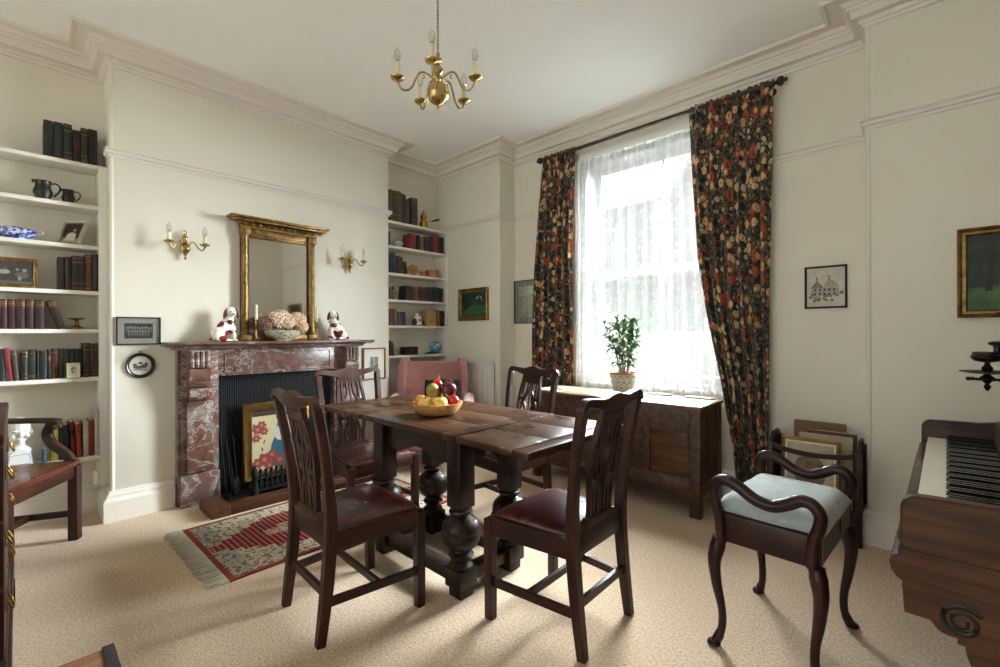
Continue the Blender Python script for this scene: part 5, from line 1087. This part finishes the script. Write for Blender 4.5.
def curtain(label, edge, z0, z1, npl, amp, ph):
    """edge(t) -> (left x, right x) at height fraction t; pleats gather at the top"""
    W = edge(.6)[1] - edge(.6)[0]; full = 1.9
    def fn(u, v):
        z = z0 + (z1 - z0) * v; a, b = edge(v); 
        s = u + .012 * math.sin(u * 23 + v * 2.5) * (1 - v)
        x = a + (b - a) * s; top_ = max(0, (v - .9) / .1)
        k = amp * (.55 + .45 * (1 - v)) * (1 - .35 * top_)
        y = 2.555 + k * (math.sin(2 * PI * npl * u + ph + 1.2 * math.sin(3 * v + u * 5)) * .8 + .35 * math.sin(2 * PI * npl * 1.9 * u + ph * 2 + v * 1.5))
        y += .01 * top_ * math.sin(2 * PI * npl * 2.6 * u)
        z += .012 * top_ * abs(math.sin(2 * PI * npl * 1.3 * u)) * (1 if v > .97 else 0)
        return (x, y, z)
    t = thing('curtain', label, 'curtain', (0, 0, 0)); m = MB()
    m.grid(fn, 150, 70, lambda u, v: (u * W * full, v * (z1 - z0)))
    m.build('cloth', CURTAIN, t, smooth=170, recalc=False, mods=[('SOLIDIFY', dict(thickness=.003, offset=0))])
def lerp_tab(tab, v):
    for (a, x), (b, y) in zip(tab, tab[1:]):
        if v <= b: f = (v - a) / (b - a); return x + (y - x) * f
    return tab[-1][1]
TL0 = [(0, 1.03), (.3, 1.045), (.55, 1.08), (.8, 1.14), (.95, 1.19), (1, 1.215)]; TL1 = [(0, 1.585), (.3, 1.575), (.6, 1.555), (.9, 1.585), (1, 1.6)]
curtain('dark floral curtain hanging at the left side of the window', lambda v: (lerp_tab(TL0, v), lerp_tab(TL1, v)), .52, 3.005, 6, .028, .4)
TR0 = [(0, 2.985), (.1, 2.96), (.27, 2.88), (.45, 2.775), (.6, 2.71), (.8, 2.675), (1, 2.65)]; TR1 = [(0, 3.19), (.2, 3.2), (.5, 3.205), (1, 3.235)]
curtain('dark floral curtain hanging at the right side of the window, reaching nearly to the floor', lambda v: (lerp_tab(TR0, v), lerp_tab(TR1, v)), .06, 3.005, 6, .032, 1.1)
t = thing('lace_net', 'white lace net curtain across the whole window behind the floral curtains', 'net curtain', (0, 0, 0))
def net(u, v):
    return (1.56 + 1.42 * u, 2.606 + .014 * math.sin(2 * PI * 13 * u + .8 * math.sin(4 * v + 6 * u)) + .003 * math.sin(2 * PI * 31 * u), .705 + .02 * math.sin(9 * u) * (1 - v) + 2.17 * v)
m = MB(); m.grid(net, 180, 24, lambda u, v: (u * 1.6, v * 2.15)); m.build('lace', LACE, t, smooth=170, recalc=False)
m = MB(); m.tube([(1.55, 2.607, 2.877), (2.99, 2.607, 2.877)], .004, 8); m.build('wire', WHITEP, t)

# ------------------------------------------------------------------ carved oak chest under the window
CX0, CX1, CY0, CY1 = 1.47, 2.905, 2.06, 2.495
ck = thing('oak_chest', 'long carved oak panelled chest standing under the window', 'chest', ((CX0 + CX1) / 2, (CY0 + CY1) / 2, 0))
cx, cy = (CX0 + CX1) / 2, (CY0 + CY1) / 2; hw_, hd = (CX1 - CX0) / 2, (CY1 - CY0) / 2
COX, COZ = chestoak('x'), chestoak('z')
def mk_carved():
    t = NT('carved_frieze_oak'); v = t.coord(); vo = t.vor(t.coord('Object', (1, 1, 1)), 34, rnd=.25); n = t.noise(v, 30, 5)
    t.p(Base_Color=t.ramp(n.outputs[0], [(.3, '21130a'), (.55, '44290f'.replace('0f', '18')), (.75, '654326')]), Roughness=.45); t.bump(t.math('ADD', vo.outputs['Distance'], t.math('MULTIPLY', n.outputs[0], .4)), .35, .006); return t.m
CARV = mk_carved()
m = MB(); m.b2(-hw_ - .012, hw_ + .012, -hd - .02, hd + .0, .732, .757, .005)
for q in (-.36, 0, .36): m.b2(q - .001, q + .001, -hd - .018, hd, .7569, .7575)
m.build('lid', wood('chest_lid_oak', '3a2a1b', '5d4731', '7d644a', .38, 'x'), ck)
for sx in (-1, 1):
    for sy in (-1, 1):
        m = MB(); x = sx * (hw_ - .037); y = sy * (hd - .03); m.b2(x - .037, x + .037, y - .03, y + .03, 0, .731, .003); m.build('stile', CARV if sy < 0 else COZ, ck)
a, b = -hw_ + .075, hw_ - .075
m = MB(); m.b2(a, b, -hd + .004, -hd + .04, .575, .731, .003); m.build('top_rail', CARV, ck)
m = MB(); m.b2(a, b, -hd + .004, -hd + .04, .13, .26, .003); m.build('bottom_rail', CARV, ck)
npn = 4; mw = .055; pw = (b - a - mw * (npn - 1)) / npn
for i in range(npn):
    x = a + i * (pw + mw); m = MB(); m.b2(x, x + pw, -hd + .018, -hd + .032, .26, .575); m.b2(x + .012, x + pw - .012, -hd + .014, -hd + .03, .272, .563, .004); m.build('panel', COX, ck)
    if i: m = MB(); m.b2(x - mw, x, -hd + .004, -hd + .04, .26, .575, .003); m.build('muntin', CARV, ck)
for s in (-1, 1):
    m = MB(); x = s * (hw_ - .02); m.b2(x - .012, x + .012, -hd + .06, hd - .06, .13, .731); m.build('end_panel', COZ, ck, smooth=0)
m = MB(); m.b2(a, b, hd - .03, hd - .01, .13, .731); m.build('back_panel', COX, ck, smooth=0)
m = MB(); m.b2(a, b, -hd + .04, hd - .03, .14, .16); m.build('base_board', COX, ck, smooth=0)
# runner on the chest, and two thin brown strips lying on its lid
t = thing('table_runner', 'pale woven runner lying on the left end of the oak chest', 'runner', (1.62, 2.26, .758))
m = MB(); m.b2(-.13, .14, -.19, .14, 0, .004, .0015); m.build('runner_cloth', noisy('runner_weave', [(.35, '8d7a5f'), (.65, 'b5a284')], 60, 3, .85), t)
m = MB(); m.b2(-.02, .10, -.1, .06, .0042, .014, .002); m.build('folded_cloth', noisy('cloth_dark', [(.35, '4a3a2a'), (.65, '6b5740')], 60, 3, .85), t)
for i, (x0, x1, lb) in enumerate(((2.36, 2.55, 'thin brown strip at the back of the chest, right of the plant'), (2.66, 2.87, 'thin brown strip at the back right end of the chest'))):
    t = thing('wooden_mat', lb, 'mat', ((x0 + x1) / 2, 2.455, .758)); hw2 = (x1 - x0) / 2; wm = wood('mat_wood', '3a2314', '583620', '6e4930', .4, 'x')
    m = MB(); m.b2(-hw2, hw2, -.035, .035, 0, .009, .003); m.build('mat_board', wm, t); m = MB(); m.b2(-hw2 + .02, hw2 - .02, -.03, .03, .0092, .011, .001); m.build('inlay', plain('mat_inlay', '6e5138', .4), t)
# potted plant
pt = thing('potted_plant', 'leafy green plant in a patterned blue and white pot on the chest', 'plant', (2.205, 2.345, .758))
def mk_pot():
    t = NT('petal_patterned_pot'); v = t.coord(); x, y, z = t.sep(v); 
    g = t.n('TexGradient', gradient_type='RADIAL'); t.set(g, 0, v); a = t.math('MULTIPLY', g.outputs[1], 14)
    row_ = t.math('MULTIPLY', z, 22); sh = t.math('MULTIPLY', t.math('FLOOR', row_), .5); fr = t.math('SUBTRACT', t.math('FRACT', t.math('ADD', a, sh)), .5)
    p_ = t.math('ADD', t.math('POWER', t.math('MULTIPLY', fr, 2), 2), t.math('FRACT', row_))
    c = t.ramp(p_, [(.0, '5d7f8e'), (.35, '8ea6a6'), (.6, 'd4cfc0'), (.85, '6f8f8a'), (1, 'c9c4b4')]); t.p(Base_Color=c, Roughness=.2, Coat_Weight=.3); return t.m
m = MB(); m.lathe([(0, 0), (.085, 0), (.09, .012), (.108, .1), (.114, .14), (.118, .148), (.116, .158), (.106, .158), (.1, .14), (.0, .135)], seg=36); m.build('pot', mk_pot(), pt, smooth=50)
m = MB(); m.lathe([(.107, .15), (.112, .152), (.116, .166), (.113, .172), (.106, .172), (.104, .152)], seg=36); m.build('pot_liner', plain('terracotta', 'a35f42', .7), pt, smooth=50)
m = MB(); m.lathe([(.104, .15), (.05, .155), (0, .157)], seg=24); m.build('soil', plain('soil', '2b2018', .95, var=.3, sc_=60), pt)
r5 = random.Random(9); leafm = MB(); LEAF = NT('glossy_leaf'); ln = LEAF.noise(LEAF.coord(), 14, 2); LEAF.p(Base_Color=LEAF.ramp(ln.outputs[0], [(.3, '2f4a26'), (.7, '5f8246')]), Roughness=.3); LEAF = LEAF.m
def leaf(mb, p, d, L, w):
    d = d.normalized(); s = d.cross(Vector((0, 0, 1))); s = s.normalized() if s.length > .05 else Vector((1, 0, 0)); n = s.cross(d)
    a = p + d * L * .4 + s * w + n * .15 * L; b = p + d * L * .4 - s * w + n * .15 * L; c = p + d * L + n * -.12 * L; mid = p + d * L * .45 + n * .06 * L
    q = p + d * L * .75 + s * w * .6 + n * .05 * L; r = p + d * L * .75 - s * w * .6 + n * .05 * L; m2 = p + d * L * .78
    mb.quad(p, mid, m2, a) if False else None
    V = [mb.bm.verts.new(x) for x in (p, a, q, c, r, b, mid, m2)]
    for f in ((0, 6, 1), (0, 5, 6), (1, 6, 7, 2), (5, 4, 7, 6), (2, 7, 3), (4, 3, 7)): mb.bm.faces.new([V[i] for i in f])
for k in range(9):
    a = k * 2.4 + .3; r0 = r5.uniform(.01, .05); r1 = r5.uniform(.06, .2) * (.6 if math.sin(a) > .2 else 1); h = r5.uniform(.3, .5)
    pts = bez([(r0 * math.cos(a), r0 * math.sin(a), .15), (r0 * 1.4 * math.cos(a + .2), r0 * 1.4 * math.sin(a + .2), .26), ((r0 + r1) * .5 * math.cos(a), (r0 + r1) * .5 * math.sin(a), .15 + h * .7), (r1 * math.cos(a - .1), r1 * math.sin(a - .1), .15 + h)], 6)
    m = MB(); n_ = len(pts); m.tube(pts, [.0065 - .004 * i / n_ for i in range(n_)], 7); m.build('stem', plain('woody_stem', '6b5a3c', .8), pt, smooth=60)
    lm = MB()
    for i in range(4, n_):
        for q in range(3 if i > 8 else 1):
            dd = Vector((r5.uniform(-1, 1), r5.uniform(-1, .75), r5.uniform(-.35, .9))) + Vector((math.cos(a), math.sin(a), 0)) * .3
            leaf(lm, pts[i] + Vector((r5.uniform(-.02, .02), r5.uniform(-.02, .02), r5.uniform(-.015, .015))), dd, r5.uniform(.065, .11), r5.uniform(.014, .021))
    lm.build('foliage', LEAF, pt, smooth=0, recalc=False)

# ------------------------------------------------------------------ wing chair, cushion, radiator
WC = (.49, 1.70); WR = -2.33
wc = thing('wing_armchair', 'dusty pink upholstered wing armchair in the corner before the radiator', 'armchair', (*WC, 0), WR)
def pad(name, c, d, rot=None, bev=.04, mat=None, par=None, seg=4):
    m = MB(); m.box(c, d, rot, bev, seg); return m.build(name, mat or PINK, par or wc, smooth=60)
m = MB()      # curved back
def backf(u, v):
    x = (u * 2 - 1) * .325; z = .36 + .6 * v; y = -.30 - .10 * v + .05 * (2 * u - 1) ** 2
    z += .02 * math.cos((2 * u - 1) * PI / 2) * v if False else 0
    return (x, y, z)
m.grid(backf, 20, 20); m.build('backrest', PINK, wc, smooth=170, mods=[('SOLIDIFY', dict(thickness=.11, offset=0)), ('BEVEL', dict(width=.03, segments=3, limit_method='ANGLE'))])
for s in (-1, 1):
    m = MB(); o = bez2([(-.40, .56), (-.43, .8), (-.455, .955), (-.42, 1.0), (-.35, 1.0), (-.25, .93), (-.2, .81), (-.2, .68), (-.16, .57)], 5)
    m.prism([(y, z) for y, z in o], .075, frame_m((s * .355, 0, 0), (s * .16, 1, 0), (0, 0, 1))); m.build('wing', PINK, wc, smooth=50, mods=[('BEVEL', dict(width=.025, segments=4, limit_method='ANGLE'))])
    pad('arm', (s * .365, .04, .53), (.115, .72, .23), bev=.05)
    for y in (-.33, .3):
        m = MB(); m.strip([(s * .3, y, .2), (s * .3, y + (.02 if y > 0 else -.03), 0)], [.05, .032], [.05, .032], (1, 0, 0)); m.build('leg', mahog('z'), wc, smooth=0)
pad('seat_base', (0, .0, .285), (.66, .68, .17), bev=.03); pad('seat_cushion', (0, .03, .42), (.54, .6, .13), bev=.05)
ca, sa = math.cos(WR), math.sin(WR)
def wcp(x, y): return (WC[0] + ca * x - sa * y, WC[1] + sa * x + ca * y)
def mk_dots():
    t = NT('black_spotted_cloth'); v = t.vor(t.coord(), 30, rnd=.8); t.p(Base_Color=t.mix(t.math('LESS_THAN', v.outputs['Distance'], .2), '12161a', 'b9bdb8'), Roughness=.8); return t.m
cp_ = wcp(-.1, -.16)
t = thing('cushion', 'black cushion with pale spots leaning in the pink wing armchair', 'cushion', (*cp_, .64), rot=(-.28, 0, WR))
def cush(u, v):
    a, b = u * 2 - 1, v * 2 - 1; k = (1 - abs(a) ** 3) * (1 - abs(b) ** 3)
    return a * .175 * (1 - .05 * b * b), k ** .6, b * .16 * (1 - .05 * a * a)
m = MB()
for s in (-1, 1): m.grid(lambda u, v: (lambda q: Vector((q[0], s * .065 * q[1], q[2])))(cush(u, v)), 18, 18)
bmesh.ops.remove_doubles(m.bm, verts=m.bm.verts[:], dist=.0004); m.build('cushion_cover', mk_dots(), t, smooth=170)
m = MB(); m.tube([(-.166, 0, -.152), (.166, 0, -.152), (.166, 0, .152), (-.166, 0, .152)], .006, 8, closed=True); m.build('piping', BLACKP, t)
rd = thing('radiator', 'white ribbed wall radiator under the small landscape painting', 'radiator', (.40, 2.355, .0))
RADP = plain('radiator_paint', 'eeece6', .35, var=.02, sc_=3)
m = MB(); m.b2(-.28, .28, -.012, .012, .16, .93, .004)
for k in range(15): m.b2(-.275 + k * .0375, -.275 + k * .0375 + .019, -.042, .0, .18, .915, .004)
m.build('ribbed_panel', RADP, rd)
m = MB(); m.b2(-.285, .285, -.042, .03, .925, .945, .004); m.build('top_grille', RADP, rd)
for s in (-1, 1): m = MB(); m.b2(s * .284 - .003, s * .284 + .003, -.04, .03, .17, .925); m.build('side_cover', RADP, rd, smooth=0)
m = MB(); m.tube([(.27, .0, .2), (.3, 0, .19), (.3, 0, .08), (.3, 0, 0)], .008, 8); m.build('pipe', WHITEP, rd)
m = MB(); m.lathe([(0, 0), (.014, 0), (.016, .02), (.013, .05), (0, .055)], (.3, -.005, .2), seg=14); m.build('valve', WHITEP, rd)

# ------------------------------------------------------------------ music rack with folders
cn = thing('canterbury', 'dark wooden music rack against the wall between curtain and pier', 'rack', (3.49, 2.44, 0))
MZ2, MX2, MY2 = mahog('z'), mahog('x'), mahog('y')
for sx in (-1, 1):
    for sy in (-1, 1): m = MB(); m.b2(sx * .225 - .018, sx * .225 + .018, sy * .15 - .018, sy * .15 + .018, 0, .545, .004); m.build('post', MZ2, cn)
for sy in (-1, 1):
    m = MB(); n_ = 16; top_ = [(.207 - .414 * k / n_, .54 - .03 * math.sin(PI * k / n_) ** .7) for k in range(n_ + 1)]
    m.prism([(x, z - .028) for x, z in reversed(top_)] + top_, .016, frame_m((0, sy * .15, 0), (1, 0, 0), (0, 0, 1)))
    m.build('top_rail', MX2, cn, smooth=0)
    m = MB(); m.b2(-.207, .207, sy * .15 - .008, sy * .15 + .008, .09, .2); m.build('side_rail', MX2, cn, smooth=0)
for sx in (-1, 1):
    m = MB(); m.prism([(-.132, .12), (.132, .12), (.132, .55), (.06, .6), (-.06, .6), (-.132, .55)], .014, frame_m((sx * .225, 0, 0), (0, 1, 0), (0, 0, 1))); m.build('end_panel', MY2, cn, smooth=0)
m = MB(); m.b2(-.22, .22, -.145, .145, .075, .09); m.build('floor_board', MX2, cn, smooth=0)
def sheet(name, label, cat, x, y, w, h, th, col, edge=None, rake=-.05, z=.0915, kind=None):
    t = thing(name, label, cat, (x, y, z), rot=(rake, 0, 0), group='folders in the wooden music rack')
    m = MB(); m.b2(-w / 2, w / 2, -th / 2, th / 2, 0, h, .001); m.build('cover', plain(name + '_' + col, col, .6, var=.12), t)
    m = MB(); m.b2(-w / 2 + .003, w / 2 - .001, -th / 2 + .002, th / 2 - .002, h - .001, h + .002) ; m.b2(w / 2 - .001, w / 2 + .0015, -th / 2 + .002, th / 2 - .002, .004, h - .002); m.build('pages', plain('page_edge_' + (edge or 'c'), edge or 'c9bfa6', .8), t, smooth=0)
sheet('folder', 'tall red-edged folder at the left side of the music rack', 'folder', 3.345, 2.462, .1, .46, .02, '241a18', 'a9363a')
sheet('folder', 'pink folder beside the red-edged folder in the music rack', 'folder', 3.355, 2.435, .12, .47, .012, 'b8656c')
sheet('album', 'broad brown album standing at the back of the music rack', 'album', 3.49, 2.535, .28, .57, .022, '6a4c2c', 'a5894f')
sheet('folder', 'dark red folder standing behind the gold-framed picture in rack', 'folder', 3.56, 2.502, .26, .52, .02, '4a1f22')
sheet('folder', 'pale buff folder standing right behind the gold-framed picture in rack', 'folder', 3.53, 2.468, .28, .5, .016, 'a5977c')
def portrait(t, a, b): panel(t, a, b, [noisy('pale_sheet', [(.35, 'a89f8b'), (.65, 'bdb39e')], 20), noisy('brown_oval', [(.35, '5b4633'), (.65, '8a6f54')], 24), plain('portrait_pale', '6f563f', .6)], [(1, 'e', (0, .12, .7, .55)), (2, 'e', (-.05, .3, .2, .18)), (2, 'e', (-.1, -.08, .42, .2))])
picture('framed_portrait', 'gold-framed brown oval portrait print standing in the front of music rack', 'picture', (3.465, 2.372, .345), 0, .31, .46, .02, GILT2, portrait, .012, tilt=-.13, glass=False)

# ------------------------------------------------------------------ carver armchair by the left bookcase
cv = thing('carver_armchair', 'dark wooden armchair with curved arms beside the left bookcase', 'armchair', (.315, -1.135, 0), -.56)
RZ_, RX_, RY_ = redmahog('z'), redmahog('x'), redmahog('y')
m = MB(); m.prism([(-.29, .235), (.29, .235), (.235, -.23), (-.235, -.23)], .028, Matrix.Translation((0, 0, .468))); m.build('seat', wood('carver_seat', '2a120c', '512619', '7a3f28', .28, 'x'), cv, smooth=30, mods=[('BEVEL', dict(width=.008, segments=3, limit_method='ANGLE'))])
m = MB(); m.b2(-.26, .26, .2, .225, .385, .453); m.build('seat_rail', RX_, cv, smooth=0); m = MB(); m.b2(-.22, .22, -.215, -.19, .385, .453); m.build('seat_rail', RX_, cv, smooth=0)
for s in (-1, 1):
    m = MB(); m.strip([(s * .225, -.19, .419), (s * .272, .2, .419)], .025, .068, (1, 0, 0)); m.build('seat_rail', RY_, cv)
    m = MB(); m.strip([(s * .268, .212, 0), (s * .268, .212, .453)], .05, .05, (1, 0, 0)); m.build('leg', RZ_, cv, mods=[('BEVEL', dict(width=.004, segments=2, limit_method='ANGLE'))])
    m = MB(); m.strip(bez([(s * .215, -.26, 0), (s * .22, -.21, .25), (s * .22, -.2, .46), (s * .225, -.22, .7), (s * .235, -.3, .98)], 5), .036, .042, (1, 0, 0)); m.build('leg', RZ_, cv)
    m = MB(); m.strip(bez([(s * .268, .2, .476), (s * .272, .16, .53), (s * .29, .085, .59), (s * .295, .06, .65), (s * .285, .09, .712)], 6), [.034] * 25, [.05] * 25, (1, 0, 0)); m.build('arm_support', RZ_, cv, smooth=40, mods=[('BEVEL', dict(width=.007, segments=2, limit_method='ANGLE'))])
    m = MB(); m.strip(bez([(s * .285, .13, .722), (s * .29, .06, .73), (s * .285, -.06, .735), (s * .25, -.17, .745), (s * .228, -.235, .75)], 6), [.045, .05] + [.046] * 22 + [.036], [.03] * 25, (1, 0, 0)); m.build('arm', RY_, cv, smooth=40, mods=[('BEVEL', dict(width=.008, segments=3, limit_method='ANGLE'))])
    m = MB(); m.strip([(s * .225, -.22, .16), (s * .268, .21, .16)], .02, .034, (1, 0, 0)); m.build('stretcher', RY_, cv, smooth=0)
m = MB(); m.strip([(-.245, .0, .16), (.245, .0, .16)], .02, .03, (0, 1, 0)); m.build('stretcher', RX_, cv, smooth=0)
m = MB(); m.strip([(-.23, -.298, .97), (0, -.315, .985), (.23, -.298, .97)], .03, .07, (0, 1, 0)); m.build('crest_rail', RX_, cv)
m = MB(); m.strip([(0, -.21, .46), (0, -.24, .7), (0, -.305, .95)], .16, .014, (1, 0, 0)); m.build('splat', RZ_, cv)

# ------------------------------------------------------------------ bureau at the left edge, wooden trunk in front
bu = thing('bureau', 'dark wooden bureau with brass drop handles cut by the left edge', 'bureau', (1.35, -1.096, 0))
BW = mahog('x')
m = MB(); m.b2(-.5, .5, -.45, -.002, .12, .9, .003); m.build('carcass', BW, bu)
m = MB(); m.b2(-.515, .515, -.455, .016, .9, .935, .008); m.build('top', BW, bu)
m = MB(); m.b2(-.515, .515, -.455, .03, .09, .15, .008); m.b2(-.51, .51, -.455, .02, .15, .18, .008); m.build('plinth', BW, bu)
for sx in (-1, 1):
    for y in (.0, -.4): m = MB(); x = sx * .47; m.prism([(-.045, .09), (.045, .09), (.045, .05), (.035, 0), (-.035, 0), (-.045, .05)], .07, frame_m((x, y, 0), (1, 0, 0), (0, 0, 1))); m.build('bracket_foot', BW, bu)
for z0, z1 in ((.2, .42), (.43, .64), (.65, .885)):
    m = MB(); m.b2(-.48, .48, -.001, .014, z0, z1, .004); d_ = m.build('drawer', BW, bu)
    for x in (-.28, .28):
        zc = (z0 + z1) / 2; m = MB(); m.b2(x - .045, x + .045, .0142, .0175, zc - .02, zc + .03, .001); m.build('back_plate', OLDBRASS, d_)
        m = MB(); m.tube(bez([(x - .035, .02, zc + .012), (x - .034, .03, zc - .012), (x - .015, .034, zc - .024), (x + .015, .034, zc - .024), (x + .034, .03, zc - .012), (x + .035, .02, zc + .012)], 4), .0035, 8); m.build('drop_handle', OLDBRASS, d_, smooth=60)
    m = MB(); m.lathe([(0, 0), (.012, 0), (.012, .002), (0, .003)], (0, .0142, (z0 + z1) / 2 + .03), rot=(-PI / 2, 0, 0), seg=14); m.build('lock_plate', OLDBRASS, d_)
tk = thing('trunk', 'brown wooden trunk with dark bound corner at the bottom left edge', 'trunk', (2.375, -.875, 0))
TW = wood('trunk_wood', '4a2c16', '74492a', '946540', .4, 'y')
m = MB(); m.b2(.005, .6, -.62, -.005, .02, .375, .003); m.build('trunk_body', TW, tk)
m = MB(); m.b2(.0, .605, -.625, .0, .376, .4, .004); m.build('lid', TW, tk)
for y in (.0,): m = MB(); m.b2(-.004, .609, -.022, .004, .37, .404, .002); m.build('edge_binding', plain('dark_binding', '1e1a1a', .6), tk)
m = MB(); m.b2(-.006, .611, -.006, .006, .352, .368, .002); m.build('red_piping', plain('red_binding', '6a2420', .6), tk)
for sx in (0.02, .585):
    for y in (-.02, -.6): m = MB(); m.b2(sx - .015, sx + .015, y - .015, y + .015, 0, .0195); m.build('foot', TW, tk, smooth=0)
